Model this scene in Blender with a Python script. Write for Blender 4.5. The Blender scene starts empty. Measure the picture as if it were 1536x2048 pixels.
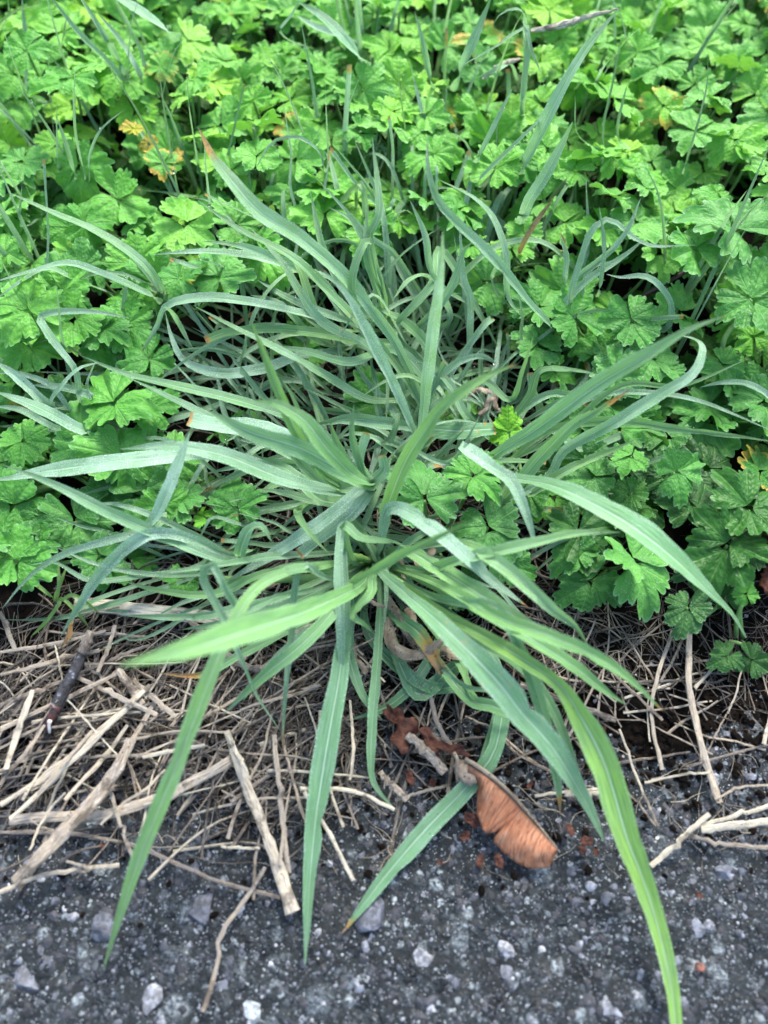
import bpy, math, random
import numpy as np
from math import radians, sin, cos, pi

# ------------------------------------------------------------------ camera, sky, sun, exposure
S = bpy.context.scene
COL = S.collection
CAM_H, PITCH, FPX = 0.30, 60.0, 1539.0
cd = bpy.data.cameras.new('camera')
cd.sensor_fit = 'VERTICAL'; cd.sensor_height = 34.6; cd.lens = 26.0
cd.clip_start = 0.01; cd.clip_end = 200
cd.dof.use_dof = True; cd.dof.focus_distance = 0.325; cd.dof.aperture_fstop = 5.8
cam = bpy.data.objects.new('camera', cd); COL.objects.link(cam)
cam.location = (0, 0, CAM_H); cam.rotation_euler = (radians(90 - PITCH), 0, 0)
S.camera = cam
W = bpy.data.worlds.new('World'); S.world = W; W.use_nodes = True
sky = W.node_tree.nodes.new('ShaderNodeTexSky'); sky.sky_type = 'NISHITA'; sky.sun_disc = False
SUN_EL, SUN_AZ = 52.0, 20.0          # azimuth measured from +Y towards +X
sky.sun_elevation = radians(SUN_EL); sky.sun_rotation = radians(SUN_AZ)
sky.air_density = 1.0; sky.dust_density = 3.0
bg = W.node_tree.nodes['Background']; bg.inputs['Strength'].default_value = 0.15
W.node_tree.links.new(sky.outputs['Color'], bg.inputs['Color'])
sd = bpy.data.lights.new('sun', 'SUN'); sd.energy = 1.7; sd.angle = radians(18); sd.color = (1.0, 0.95, 0.86)
sun = bpy.data.objects.new('sun', sd); COL.objects.link(sun)
sun.rotation_euler = (radians(90 - SUN_EL), 0, radians(180 - SUN_AZ))
S.view_settings.view_transform = 'Standard'; S.view_settings.look = 'None'
S.view_settings.exposure = 1.8; S.view_settings.gamma = 1.0

rnd = random.Random(7)
npr = np.random.default_rng(7)
CA, SA = cos(radians(90 - PITCH)), sin(radians(90 - PITCH))

def ray(px, py):
    dx = (px - 768) / FPX; dy = -(py - 1024) / FPX
    return np.array([dx, dy * CA + SA, dy * SA - CA])
def P(px, py, z):                    # where the sight line of a photo pixel meets height z (in cm)
    d = ray(px, py); t = (z * .01 - CAM_H) / d[2]
    return np.array([0, 0, CAM_H]) + d * t
def depth(px, py, z): return (z * .01 - CAM_H) / ray(px, py)[2]
def pix(p):                          # world -> photo pixel
    x, y, z = p[0], p[1], p[2] - CAM_H
    yc = y * CA + z * SA; zc = -y * SA + z * CA
    return 768 + FPX * x / -zc, 1024 - FPX * yc / -zc

# ------------------------------------------------------------------ smooth value noise
def vnoise(x, y, seed=0):
    xi = np.floor(x).astype(np.int64); yi = np.floor(y).astype(np.int64)
    xf = x - xi; yf = y - yi
    xf = xf * xf * (3 - 2 * xf); yf = yf * yf * (3 - 2 * yf)
    def h(a, b):
        n = (a * 374761393 + b * 668265263 + seed * 1442695041) & 0x7fffffff
        n = ((n ^ (n >> 13)) * 1274126177) & 0x7fffffff
        return ((n ^ (n >> 16)) & 0xffff) / 65535.0
    return (h(xi, yi) * (1 - xf) + h(xi + 1, yi) * xf) * (1 - yf) + (h(xi, yi + 1) * (1 - xf) + h(xi + 1, yi + 1) * xf) * yf * 1.0
def fbm(x, y, o=4, seed=0):
    a, s = 0.5, 0
    for i in range(o):
        s = s + a * (vnoise(x, y, seed + i) - .5); x = x * 2.03; y = y * 2.03; a *= .5
    return s
def sstep(a, b, x):
    t = np.clip((x - a) / (b - a), 0, 1); return t * t * (3 - 2 * t)

# ------------------------------------------------------------------ mesh helpers
def build(name, verts, faces, mat, parent=None, attrs=None, smooth=True, midx=None):
    verts = np.asarray(verts, dtype=np.float32)
    fl = faces if isinstance(faces, list) else [faces]
    fl = [np.asarray(f, dtype=np.int32) for f in fl if len(f)]
    me = bpy.data.meshes.new(name)
    me.vertices.add(len(verts)); me.vertices.foreach_set('co', verts.ravel())
    loops = np.concatenate([f.ravel() for f in fl])
    sizes = np.concatenate([np.full(len(f), f.shape[1], dtype=np.int32) for f in fl])
    starts = np.concatenate([[0], np.cumsum(sizes)[:-1]]).astype(np.int32)
    me.loops.add(len(loops)); me.loops.foreach_set('vertex_index', loops)
    me.polygons.add(len(sizes)); me.polygons.foreach_set('loop_start', starts); me.polygons.foreach_set('loop_total', sizes)
    me.polygons.foreach_set('use_smooth', np.full(len(sizes), smooth))
    for k, v in (attrs or {}).items():
        a = me.attributes.new(k, 'FLOAT', 'POINT'); a.data.foreach_set('value', np.asarray(v, dtype=np.float32))
    for m in (mat if isinstance(mat, (list, tuple)) else [mat]): me.materials.append(m)
    if midx is not None: me.polygons.foreach_set('material_index', np.asarray(midx, dtype=np.int32))
    me.update(); me.validate()
    o = bpy.data.objects.new(name, me); COL.objects.link(o)
    if parent is not None: o.parent = parent
    return o
def tag(o, label=None, cat=None, group=None, kind=None):
    if label: o['label'] = label
    if cat: o['category'] = cat
    if group: o['group'] = group
    if kind: o['kind'] = kind
    return o
def empty(name, loc=(0, 0, 0)):
    o = bpy.data.objects.new(name, None); COL.objects.link(o); o.location = loc; o.empty_display_size = .01
    return o
def catmull(pts, n):
    pts = np.asarray(pts, float)
    d = np.sqrt(np.maximum(np.linalg.norm(np.diff(pts[:, :3], axis=0), axis=1), 1e-6))
    t = np.concatenate([[0], np.cumsum(d)])
    p = np.vstack([2 * pts[0] - pts[1], pts, 2 * pts[-1] - pts[-2]])
    tt = np.concatenate([[t[0] - d[0]], t, [t[-1] + d[-1]]])
    # uniform arc-ish sampling
    fine = []
    for i in range(len(pts) - 1):
        for u in np.linspace(0, 1, 16, endpoint=False):
            x = t[i] + u * (t[i + 1] - t[i])
            P0, P1, P2, P3 = p[i], p[i + 1], p[i + 2], p[i + 3]; t0, t1, t2, t3 = tt[i], tt[i + 1], tt[i + 2], tt[i + 3]
            A1 = (t1 - x) / (t1 - t0) * P0 + (x - t0) / (t1 - t0) * P1
            A2 = (t2 - x) / (t2 - t1) * P1 + (x - t1) / (t2 - t1) * P2
            A3 = (t3 - x) / (t3 - t2) * P2 + (x - t2) / (t3 - t2) * P3
            B1 = (t2 - x) / (t2 - t0) * A1 + (x - t0) / (t2 - t0) * A2
            B2 = (t3 - x) / (t3 - t1) * A2 + (x - t1) / (t3 - t1) * A3
            fine.append((t2 - x) / (t2 - t1) * B1 + (x - t1) / (t2 - t1) * B2)
    fine.append(pts[-1]); fine = np.array(fine)
    L = np.concatenate([[0], np.cumsum(np.linalg.norm(np.diff(fine[:, :3], axis=0), axis=1))])
    s = np.linspace(0, L[-1], n)
    return np.stack([np.interp(s, L, fine[:, k]) for k in range(fine.shape[1])], 1), s
def grid_faces(n, m, closed=False):
    i = np.arange(n - 1)[:, None]; j = np.arange(m if closed else m - 1)[None, :]
    j2 = (j + 1) % m
    a = i * m + j; b = i * m + j2; c = (i + 1) * m + j2; d = (i + 1) * m + j
    return np.stack([a, b, c, d], -1).reshape(-1, 4)
def frames(C, roll, toward):
    T = np.gradient(C, axis=0); T /= np.linalg.norm(T, axis=1)[:, None] + 1e-12
    N0 = toward - T * (T @ toward)[:, None]
    bad = np.linalg.norm(N0, axis=1) < .15
    if bad.any():
        alt = np.array([0, -.4, .9]); N1 = alt - T * (T @ alt)[:, None]; N0[bad] = N1[bad]
    N0 /= np.linalg.norm(N0, axis=1)[:, None]
    B = np.cross(T, N0)
    r = roll[:, None] if np.ndim(roll) else roll
    return T, N0 * np.cos(r) + B * np.sin(r), B * np.cos(r) - N0 * np.sin(r)

# ------------------------------------------------------------------ materials
class M:
    def __init__(s, name):
        s.m = bpy.data.materials.new(name); s.m.use_nodes = True; s.t = s.m.node_tree
        s.b = s.t.nodes['Principled BSDF']; s.out = s.t.nodes['Material Output']
    def n(s, typ, **kw):
        o = s.t.nodes.new('ShaderNode' + typ)
        for k, v in kw.items():
            if k.startswith('i_'):
                s.put(o.inputs[int(k[2:]) if k[2:].isdigit() else k[2:].replace('_', ' ')], v)
            else: setattr(o, k, v)
        return o
    def put(s, inp, v):
        if hasattr(v, 'links') or isinstance(v, bpy.types.NodeSocket): s.t.links.new(v, inp)
        else: inp.default_value = v
    def attr(s, name, obj=False): return s.n('Attribute', attribute_name=name, attribute_type='OBJECT' if obj else 'GEOMETRY').outputs['Fac']
    def math(s, op, a, b=0.0, c=0.0, clamp=False):
        o = s.n('Math', operation=op, use_clamp=clamp); s.put(o.inputs[0], a); s.put(o.inputs[1], b); s.put(o.inputs[2], c); return o.outputs[0]
    def mix(s, f, a, b, mode='MIX'):
        o = s.n('Mix', data_type='RGBA', blend_type=mode, clamp_factor=True)
        s.put(o.inputs[0], f); s.put(o.inputs[6], a); s.put(o.inputs[7], b); return o.outputs[2]
    def ramp(s, f, *st, interp='LINEAR'):
        o = s.n('ValToRGB'); s.put(o.inputs[0], f); e = o.color_ramp.elements; o.color_ramp.interpolation = interp
        for k, (p, c) in enumerate(st):
            q = e[k] if k < 2 else e.new(p)
            q.position = p; q.color = c if len(c) == 4 else (*c, 1)
        return o.outputs[0]
    def mr(s, f, a, b, c=0.0, d=1.0):
        o = s.n('MapRange', interpolation_type='SMOOTHSTEP'); s.put(o.inputs[0], f)
        for k, v in zip((1, 2, 3, 4), (a, b, c, d)): s.put(o.inputs[k], v)
        return o.outputs[0]
    def pos(s): return s.n('NewGeometry').outputs['Position']
    def noise(s, scale, detail=3, vec=None, rough=.55):
        o = s.n('TexNoise'); s.put(o.inputs['Vector'], vec or s.pos()); s.put(o.inputs['Scale'], scale)
        s.put(o.inputs['Detail'], detail); s.put(o.inputs['Roughness'], rough); return o.outputs['Fac']
    def vor(s, scale, vec=None, out='Distance', feature='F1'):
        o = s.n('TexVoronoi', feature=feature); s.put(o.inputs['Vector'], vec or s.pos()); s.put(o.inputs['Scale'], scale); return o.outputs[out]
    def bump(s, h, strength, dist=.0005, normal=None):
        o = s.n('Bump'); s.put(o.inputs['Height'], h); s.put(o.inputs['Strength'], strength); s.put(o.inputs['Distance'], dist)
        if normal: s.put(o.inputs['Normal'], normal)
        return o.outputs[0]
    def set(s, **kw):
        for k, v in kw.items(): s.put(s.b.inputs[k.replace('_', ' ')], v)
        return s
    def translucent(s, col, amt, normal=None):
        tr = s.n('BsdfTranslucent'); s.put(tr.inputs['Color'], col)
        if normal: s.put(tr.inputs['Normal'], normal)
        mx = s.n('MixShader'); s.put(mx.inputs[0], amt)
        s.t.links.new(s.b.outputs[0], mx.inputs[1]); s.t.links.new(tr.outputs[0], mx.inputs[2])
        s.t.links.new(mx.outputs[0], s.out.inputs['Surface'])

def blade_material():
    m = M('grass_blade')
    u, v, frost, dry, tone, rust = [m.attr(k) for k in ('u', 'v', 'frost', 'dry', 'tone', 'rust')]
    n1 = m.noise(90, 3); n2 = m.noise(700, 2)
    col = m.ramp(tone, (0, (.070, .215, .085)), (.35, (.16, .40, .14)), (.7, (.225, .49, .100)), (1, (.33, .59, .04)))
    ribs = m.math('SINE', m.math('MULTIPLY', u, 88.0))
    ribs01 = m.math('MULTIPLY_ADD', ribs, .5, .5)
    ribc = m.n('CombineXYZ'); m.put(ribc.inputs[0], m.math('MULTIPLY', u, 30.0)); m.put(ribc.inputs[1], m.math('MULTIPLY', v, .55))
    streak = m.noise(1.0, 3, ribc.outputs[0], .6)
    col = m.mix(m.math('MULTIPLY', ribs01, .22), col, (.34, .58, .32, 1))
    col = m.mix(m.mr(streak, .38, .54, .62, 0), col, m.mix(.6, col, (.015, .075, .03, 1)))
    col = m.mix(m.mr(streak, .55, .70, 0, .30), col, (.40, .62, .30, 1))
    mid = m.math('ABSOLUTE', m.math('SUBTRACT', u, .5))
    midf = m.mr(mid, .012, .05, .60, 0)
    col = m.mix(midf, col, (.34, .56, .32, 1))
    col = m.mix(m.mr(m.math('ABSOLUTE', m.math('SUBTRACT', mid, .075)), .005, .03, .35, 0), col, (.03, .11, .05, 1))
    col = m.mix(m.mr(n1, .35, .7, 0, .35), col, m.mix(.5, col, (.03, .12, .05, 1)))
    # glaucous waxy bloom
    col = m.mix(m.math('MULTIPLY', m.mr(n1, .3, .75, .35, .85), m.math('MULTIPLY_ADD', frost, .95, .04, True)), col, (.52, .80, .58, 1))
    col = m.mix(m.mr(streak, .36, .50, .35, 0), col, (.05, .19, .10, 1))
    col = m.mix(m.math('MULTIPLY', midf, .7), col, (.55, .76, .58, 1))
    # fine dew beads: more of them towards the edges
    edge = m.mr(mid, .34, .49, 0, 1)
    d1 = m.vor(1900); d2 = m.vor(950)
    pn = m.noise(160, 2)
    dens = m.math('MULTIPLY', frost, m.mr(pn, .3, .7, .35, 1.0))
    thr = m.math('MULTIPLY_ADD', dens, .36, .08)
    bead = m.mr(m.math('SUBTRACT', thr, d1), 0, .12, 0, 1)
    bead = m.math('MULTIPLY', bead, m.mr(frost, 0, .35, 0, 1))
    thr2 = m.math('MULTIPLY', dens, .15)
    bead2 = m.math('MULTIPLY', m.mr(m.math('SUBTRACT', thr2, d2), 0, .06, 0, 1), m.mr(frost, .15, .5, 0, 1))
    eb = m.math('MULTIPLY', m.mr(d1, .25, .5, 1, 0), m.math('MULTIPLY', edge, m.math('MULTIPLY_ADD', frost, .65, .35)))
    allb = m.math('MAXIMUM', m.math('MAXIMUM', bead, bead2), eb, clamp=True)
    col = m.mix(m.math('MULTIPLY', allb, .85), col, (.80, .94, .90, 1))
    # dead tips
    dn = m.noise(260, 3)
    df = m.math('MULTIPLY_ADD', m.math('SUBTRACT', dn, .5), .7, dry, clamp=True)
    dfac = m.mr(df, .32, .62, 0, 1)
    dcol = m.ramp(df, (.35, (.50, .42, .06)), (.6, (.62, .33, .10)), (.85, (.45, .30, .17)), (1, (.20, .13, .08)))
    dcol = m.mix(m.mr(n2, .55, .7, 0, .6), dcol, (.08, .045, .03, 1))
    drygate = m.mr(dry, .02, .12, 0, 1)
    col = m.mix(m.math('MULTIPLY', dfac, drygate), col, dcol)
    # rust spots and little dark marks
    rs = m.mr(m.vor(420), .16, .26, 1, 0)
    rs = m.math('MULTIPLY', rs, m.math('MULTIPLY', rust, m.mr(m.noise(120, 1), .5, .6, 0, 1)))
    col = m.mix(rs, col, (.75, .34, .03, 1))
    dk = m.math('MULTIPLY', m.mr(m.vor(260), .05, .09, 1, 0), m.mr(m.noise(60, 1), .5, .6, 0, .8))
    col = m.mix(dk, col, (.02, .03, .015, 1))
    h = m.math('ADD', m.math('ADD', m.math('MULTIPLY', ribs, .55), m.math('MULTIPLY', streak, 1.5)), m.math('MULTIPLY', allb, 1.3))
    nb = m.bump(h, .8, .0003)
    m.set(Base_Color=col, Roughness=m.math('MULTIPLY_ADD', frost, .12, .40), Normal=nb)
    m.put(m.b.inputs['Specular IOR Level'], m.math('MULTIPLY_ADD', frost, .30, .20))
    m.translucent(m.mix(.35, col, (.25, .6, .06, 1)), .27)
    return m.m

def leaf_material(name, stops, pale=(.24, .46, .16), mott=.5, rough=.42):
    m = M(name)
    t, r, pt = m.attr('t'), m.attr('r'), m.attr('ptone', True)
    n1 = m.noise(110, 3); n2 = m.noise(420, 3); n3 = m.noise(1500, 2)
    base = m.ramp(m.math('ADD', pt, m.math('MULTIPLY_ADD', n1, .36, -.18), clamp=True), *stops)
    # pale blotches below the notches and in the middle of each leaflet
    bl = m.math('MULTIPLY', m.mr(m.math('ABSOLUTE', m.math('SUBTRACT', r, .42)), .04, .20, 1, 0), m.mr(n1, .46, .62, 0, mott))
    base = m.mix(bl, base, (*pale, 1))
    vein = m.mr(t, .02, .10, 1, 0)
    base = m.mix(m.math('MULTIPLY', vein, .28), base, (.20, .42, .12, 1))
    sv = m.math('SINE', m.math('ADD', m.math('MULTIPLY', r, 34.0), m.math('MULTIPLY', t, -9.0)))
    svl = m.mr(sv, .80, 1.0, 0, 1)
    base = m.mix(m.math('MULTIPLY', svl, .22), base, m.mix(.5, base, (.02, .08, .01, 1)))
    base = m.mix(m.mr(n2, .52, .75, 0, .25), base, (.03, .13, .02, 1))
    # dew and fine hairs
    dw = m.attr('dew', True)
    d = m.math('MULTIPLY', m.mr(m.vor(1100), .14, .3, 1, 0), m.math('MULTIPLY', dw, m.mr(m.noise(200, 2), .38, .62, .15, 1)))
    edge = m.mr(r, .93, 1.0, 0, .45)
    d = m.math('MAXIMUM', d, m.math('MULTIPLY', edge, dw), clamp=True)
    base = m.mix(m.math('MULTIPLY', d, .55), base, (.55, .78, .60, 1))
    dk = m.math('MULTIPLY', m.mr(m.vor(230), .04, .08, 1, 0), m.mr(m.noise(45, 1), .5, .6, 0, .7))
    base = m.mix(dk, base, (.02, .03, .01, 1))
    base = m.mix(m.math('MULTIPLY', dw, .10), base, (.36, .60, .36, 1))
    age = m.attr('age', True)
    br = m.mr(m.math('ADD', m.math('MULTIPLY', r, .6), m.math('MULTIPLY', n1, .7)), .72, .92, 0, 1)
    base = m.mix(m.math('MULTIPLY', br, age), base, (.42, .30, .06, 1))
    h = m.math('ADD', m.math('MULTIPLY', vein, -.8), m.math('ADD', m.math('MULTIPLY', sv, .25), m.math('ADD', m.math('MULTIPLY', n2, 1.8), m.math('MULTIPLY', d, 1.4))))
    nb = m.bump(h, .6, .0005)
    m.set(Base_Color=base, Roughness=m.math('MULTIPLY_ADD', n2, .25, rough - .12), Normal=nb)
    m.b.inputs['Specular IOR Level'].default_value = .16
    m.translucent(m.mix(.5, base, (.20, .55, .04, 1)), .24)
    return m.m

def straw_material():
    m = M('dry_straw')
    u, v, tone = m.attr('u'), m.attr('v'), m.attr('tone')
    cmb = m.n('CombineXYZ'); m.put(cmb.inputs[0], m.math('MULTIPLY', u, 17.0)); m.put(cmb.inputs[1], m.math('MULTIPLY', v, .7)); m.put(cmb.inputs[2], m.math('MULTIPLY', tone, 37.0))
    st = m.noise(1.6, 4, cmb.outputs[0], .7)
    st2 = m.noise(6.0, 2, cmb.outputs[0])
    col = m.ramp(tone, (0, (.010, .0075, .006)), (.3, (.040, .030, .023)), (.55, (.16, .13, .10)), (.8, (.36, .31, .235)), (1, (.54, .50, .38)))
    col = m.mix(m.mr(st, .36, .54, .7, 0), col, (.07, .05, .035, 1))
    col = m.mix(m.mr(st2, .5, .68, 0, .5), col, (.75, .72, .62, 1))
    sp = m.math('MULTIPLY', m.mr(m.vor(500), .1, .22, 1, 0), m.mr(m.noise(70, 2), .48, .6, 0, .8))
    col = m.mix(sp, col, (.035, .022, .016, 1))
    gr = m.noise(130, 3); col = m.mix(m.mr(gr, .45, .62, 0, .55), col, m.mix(.5, col, (.20, .205, .215, 1)))
    col = m.mix(m.mr(m.noise(85, 4, rough=.7), .52, .64, 0, .62), col, (.030, .021, .015, 1))
    nb = m.bump(st, .8, .0007)
    m.set(Base_Color=col, Roughness=.62, Normal=nb)
    m.b.inputs['Specular IOR Level'].default_value = .12
    return m.m

def simple(name, fn): m = M(name); fn(m); return m.m

def f_soil(m):
    n = m.noise(160, 6, rough=.7); n2 = m.noise(25, 3)
    col = m.ramp(n, (.3, (.003, .0026, .0022)), (.55, (.009, .007, .0055)), (.75, (.024, .018, .014)))
    col = m.mix(m.mr(n2, .4, .7, 0, .5), col, (.02, .013, .009, 1))
    w = m.mr(m.vor(650), .06, .12, 1, 0); col = m.mix(m.math('MULTIPLY', w, m.mr(m.noise(300, 1), .55, .65, 0, .6)), col, (.35, .33, .3, 1))
    m.set(Base_Color=col, Roughness=.75, Normal=m.bump(m.noise(500, 6, rough=.8), 1.0, .002)); m.b.inputs['Specular IOR Level'].default_value = .06
def f_asphalt(m):
    n = m.noise(220, 6, rough=.7); n2 = m.noise(40, 3); w0 = m.noise(500, 3)
    wp = m.n('VectorMath', operation='MULTIPLY_ADD'); nc = m.n('TexNoise'); m.put(nc.inputs['Vector'], m.pos()); m.put(nc.inputs['Scale'], 420.0); m.put(nc.inputs['Detail'], 3.0)
    m.put(wp.inputs[0], nc.outputs['Color']); wp.inputs[1].default_value = (.0024, .0024, .0024); m.put(wp.inputs[2], m.pos()); wv = wp.outputs[0]
    col = m.ramp(n, (.3, (.005, .0068, .0075)), (.52, (.015, .0195, .021)), (.75, (.046, .058, .062)))
    h = m.math('MULTIPLY', m.noise(900, 5, rough=.8), .5)
    for sc, am, th in ((105, .75, .42), (200, .85, .48), (430, .9, .46), (950, .85, .46)):
        cc = m.n('SeparateColor'); m.put(cc.inputs[0], m.vor(sc, wv, 'Color')); e = m.vor(sc, wv, 'Distance')
        ed = m.mr(e, .30, .62, 1, 0)
        cr = m.ramp(cc.outputs[0], (0, (.008, .009, .011)), (.35, (.016, .021, .024)), (.6, (.045, .058, .068)), (.72, (.068, .068, .064)), (.86, (.125, .16, .185)), (.97, (.36, .42, .44)))
        f = m.math('MULTIPLY', ed, m.mr(cc.outputs[1], th, th + .1, 0, am))
        f = m.math('MULTIPLY', f, m.mr(w0, .35, .6, .35, 1))
        col = m.mix(f, col, cr); h = m.math('ADD', h, m.math('MULTIPLY', f, 140.0 / sc))
    col = m.mix(m.mr(n2, .5, .75, 0, .35), col, (.014, .015, .018, 1))
    sc2 = m.n('SeparateColor'); m.put(sc2.inputs[0], m.vor(1700, None, 'Color'))
    w = m.math('MULTIPLY', m.mr(m.vor(1700), .2, .45, 1, 0), m.mr(sc2.outputs[0], .86, .95, 0, .8))
    col = m.mix(w, col, (.40, .44, .50, 1))
    m.set(Base_Color=col, Roughness=m.mr(n, .3, .7, .38, .7), Normal=m.bump(h, 1.0, .0016)); m.b.inputs['Specular IOR Level'].default_value = .22
def f_stone(m):
    t = m.attr('tone'); n = m.noise(500, 5, rough=.75)
    col = m.ramp(t, (0, (.012, .013, .017)), (.45, (.035, .039, .05)), (.66, (.085, .095, .12)), (.82, (.17, .19, .23)), (.91, (.36, .38, .41)), (.955, (.65, .66, .64)), (.975, (.30, .36, .40)), (1, (.22, .09, .06)))
    film = m.mr(m.noise(330, 4, rough=.7), .42, .6, .7, 0)
    col = m.mix(film, col, (.018, .021, .025, 1))
    col = m.mix(m.mr(n, .58, .75, 0, .4), col, (.5, .54, .58, 1))
    m.set(Base_Color=col, Roughness=m.mr(n, .3, .7, .28, .6), Normal=m.bump(n, .9, .0006)); m.b.inputs['Specular IOR Level'].default_value = .3
def f_dew(m): 
    m.set(Base_Color=(.97, 1, 1, 1), Roughness=.02); m.b.inputs['Transmission Weight'].default_value = 1.0; m.b.inputs['IOR'].default_value = 1.33
def f_wing(m):
    u, v = m.attr('u'), m.attr('v')
    c = m.n('CombineXYZ'); m.put(c.inputs[0], m.math('MULTIPLY', m.math('ADD', v, m.math('MULTIPLY', m.math('MULTIPLY', u, u), -.07)), 62.0)); m.put(c.inputs[1], m.math('MULTIPLY', u, 2.6))
    wv = m.noise(1.0, 4, c.outputs[0], .65)
    n = m.noise(130, 4)
    col = m.ramp(n, (.3, (.30, .115, .055)), (.5, (.42, .18, .09)), (.7, (.53, .27, .15)))
    col = m.mix(m.mr(wv, .38, .50, .75, 0), col, (.15, .05, .025, 1))
    col = m.mix(m.mr(wv, .56, .68, 0, .5), col, (.66, .43, .29, 1))
    col = m.mix(m.mr(u, .02, .16, .9, 0), col, (.13, .075, .045, 1))
    col = m.mix(m.mr(v, .02, .14, .9, 0), col, (.10, .06, .04, 1))
    col = m.mix(m.math('MULTIPLY', m.mr(m.vor(95), .12, .2, 1, 0), .5), col, (.16, .06, .02, 1))
    m.set(Base_Color=col, Roughness=.5, Normal=m.bump(wv, .8, .0005)); m.b.inputs['Specular IOR Level'].default_value = .25; m.translucent(col, .15)
def f_brown(m):
    n = m.noise(220, 5, rough=.7); 
    col = m.ramp(n, (.3, (.012, .007, .006)), (.5, (.050, .019, .013)), (.72, (.13, .055, .034)))
    m.set(Base_Color=col, Roughness=.6, Normal=m.bump(n, .8, .001)); m.b.inputs['Specular IOR Level'].default_value = .15
def f_sheath(m):
    u, v = m.attr('u'), m.attr('v')
    c = m.n('CombineXYZ'); m.put(c.inputs[0], m.math('MULTIPLY', u, 26.0)); m.put(c.inputs[1], m.math('MULTIPLY', v, .8))
    st = m.noise(1.3, 4, c.outputs[0], .7); n = m.noise(170, 4, rough=.7)
    col = m.ramp(n, (.3, (.15, .115, .085)), (.5, (.32, .26, .19)), (.75, (.50, .43, .33)))
    col = m.mix(m.mr(st, .35, .55, .6, 0), col, (.09, .06, .045, 1))
    sp = m.math('MULTIPLY', m.mr(m.vor(600), .14, .26, 1, 0), m.mr(m.noise(110, 2), .42, .55, 0, .9))
    col = m.mix(sp, col, (.03, .02, .018, 1))
    m.set(Base_Color=col, Roughness=.65, Normal=m.bump(st, .8, .0008)); m.b.inputs['Specular IOR Level'].default_value = .15
def f_char(m):
    n = m.noise(300, 5, rough=.75)
    col = m.ramp(n, (.4, (.008, .008, .010)), (.58, (.03, .03, .037)), (.66, (.25, .28, .33)), (.8, (.5, .54, .6)))
    m.set(Base_Color=col, Roughness=.45, Normal=m.bump(n, 1.0, .002))
def f_stem(m):
    n = m.noise(150, 3); col = m.ramp(n, (.3, (.10, .22, .05)), (.7, (.22, .40, .12)))
    m.set(Base_Color=col, Roughness=.5, Normal=m.bump(m.noise(1500, 2), .5, .0004)); m.translucent(col, .15)
def f_red(m):
    n = m.noise(150, 3); col = m.ramp(m.noise(400, 4), (.35, (.016, .007, .006)), (.7, (.075, .024, .018)))
    m.set(Base_Color=col, Roughness=.45)

MAT = dict(
    blade=blade_material(),
    leaf=leaf_material('buttercup_leaf', [(0, (.020, .100, .020)), (.4, (.058, .245, .028)), (.75, (.125, .385, .034)), (1, (.24, .52, .025))], pale=(.16, .42, .09), mott=.4),
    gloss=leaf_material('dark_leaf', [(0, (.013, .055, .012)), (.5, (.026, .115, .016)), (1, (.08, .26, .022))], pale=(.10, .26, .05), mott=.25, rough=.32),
    yellow=leaf_material('yellowed_leaf', [(0, (.22, .20, .03)), (.5, (.32, .33, .03)), (1, (.42, .42, .03))], pale=(.22, .15, .04), mott=.4),
    straw=straw_material(), soil=simple('soil', f_soil), asphalt=simple('asphalt', f_asphalt), stone=simple('stone', f_stone),
    dew=simple('dew', f_dew), wing=simple('seed_wing', f_wing), brown=simple('brown_leaf', f_brown), sheath=simple('dry_sheath', f_sheath),
    char=simple('charred_bark', f_char), stem=simple('green_stem', f_stem), red=simple('red_stem', f_red),
    white=simple('bare_wood', lambda m: m.set(Base_Color=m.ramp(m.noise(400, 3), (.3, (.45, .38, .3)), (.6, (.75, .72, .66))), Roughness=.6)))

# ------------------------------------------------------------------ ground
def edge_y(x): return .066 + .010 * np.sin(x * 23 + 1) + .030 * fbm(x * 30, x * 0 + 3.1, 4, 5)
def soil_h(x, y):
    e = y - edge_y(x)
    h = -.004 + .007 * sstep(-.012, .03, e) + .004 * sstep(.03, .12, e)
    return h + (.010 * fbm(x * 45, y * 45, 5, 11) + .004 * fbm(x * 300, y * 300, 3, 19)) * (.4 + .6 * sstep(-.01, .03, e))
def asph_h(x, y): return .0035 * fbm(x * 60, y * 60, 4, 31) + .0022 * fbm(x * 260, y * 260, 3, 37)
def sheet(name, x0, x1, nx, y0, y1, ny, fn, mat, kind='structure'):
    X, Y = np.meshgrid(np.linspace(x0, x1, nx), np.linspace(y0, y1, ny))
    Z = fn(X, Y)
    o = build(name, np.stack([X, Y, Z], -1).reshape(-1, 3), grid_faces(ny, nx), mat); return tag(o, kind=kind)
sheet('soil', -.45, .45, 520, .03, .72, 420, soil_h, MAT['soil'])
asph = sheet('asphalt', -.34, .34, 560, -.22, .14, 320, asph_h, MAT['asphalt'])
def far_ring(name, x0, x1, y0, y1, hx0, hx1, hy0, hy1, z, mat):   # large frame round a detailed patch
    v = [(x0, y0, z), (x1, y0, z), (x1, y1, z), (x0, y1, z), (hx0, hy0, z), (hx1, hy0, z), (hx1, hy1, z), (hx0, hy1, z)]
    return tag(build(name, v, np.array([(0, 1, 5, 4), (1, 2, 6, 5), (2, 3, 7, 6), (3, 0, 4, 7)]), mat, smooth=False), kind='structure')
far_ring('road', -30, 30, -30, .10, -.335, .335, -.215, .099, -.001, MAT['asphalt'])
v = [(-30, .1, -.002), (30, .1, -.002), (30, 60, -.002), (-30, 60, -.002)]
tag(build('verge_ground', v, np.array([(0, 1, 2, 3)]), MAT['soil'], smooth=False), kind='structure')

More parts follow.
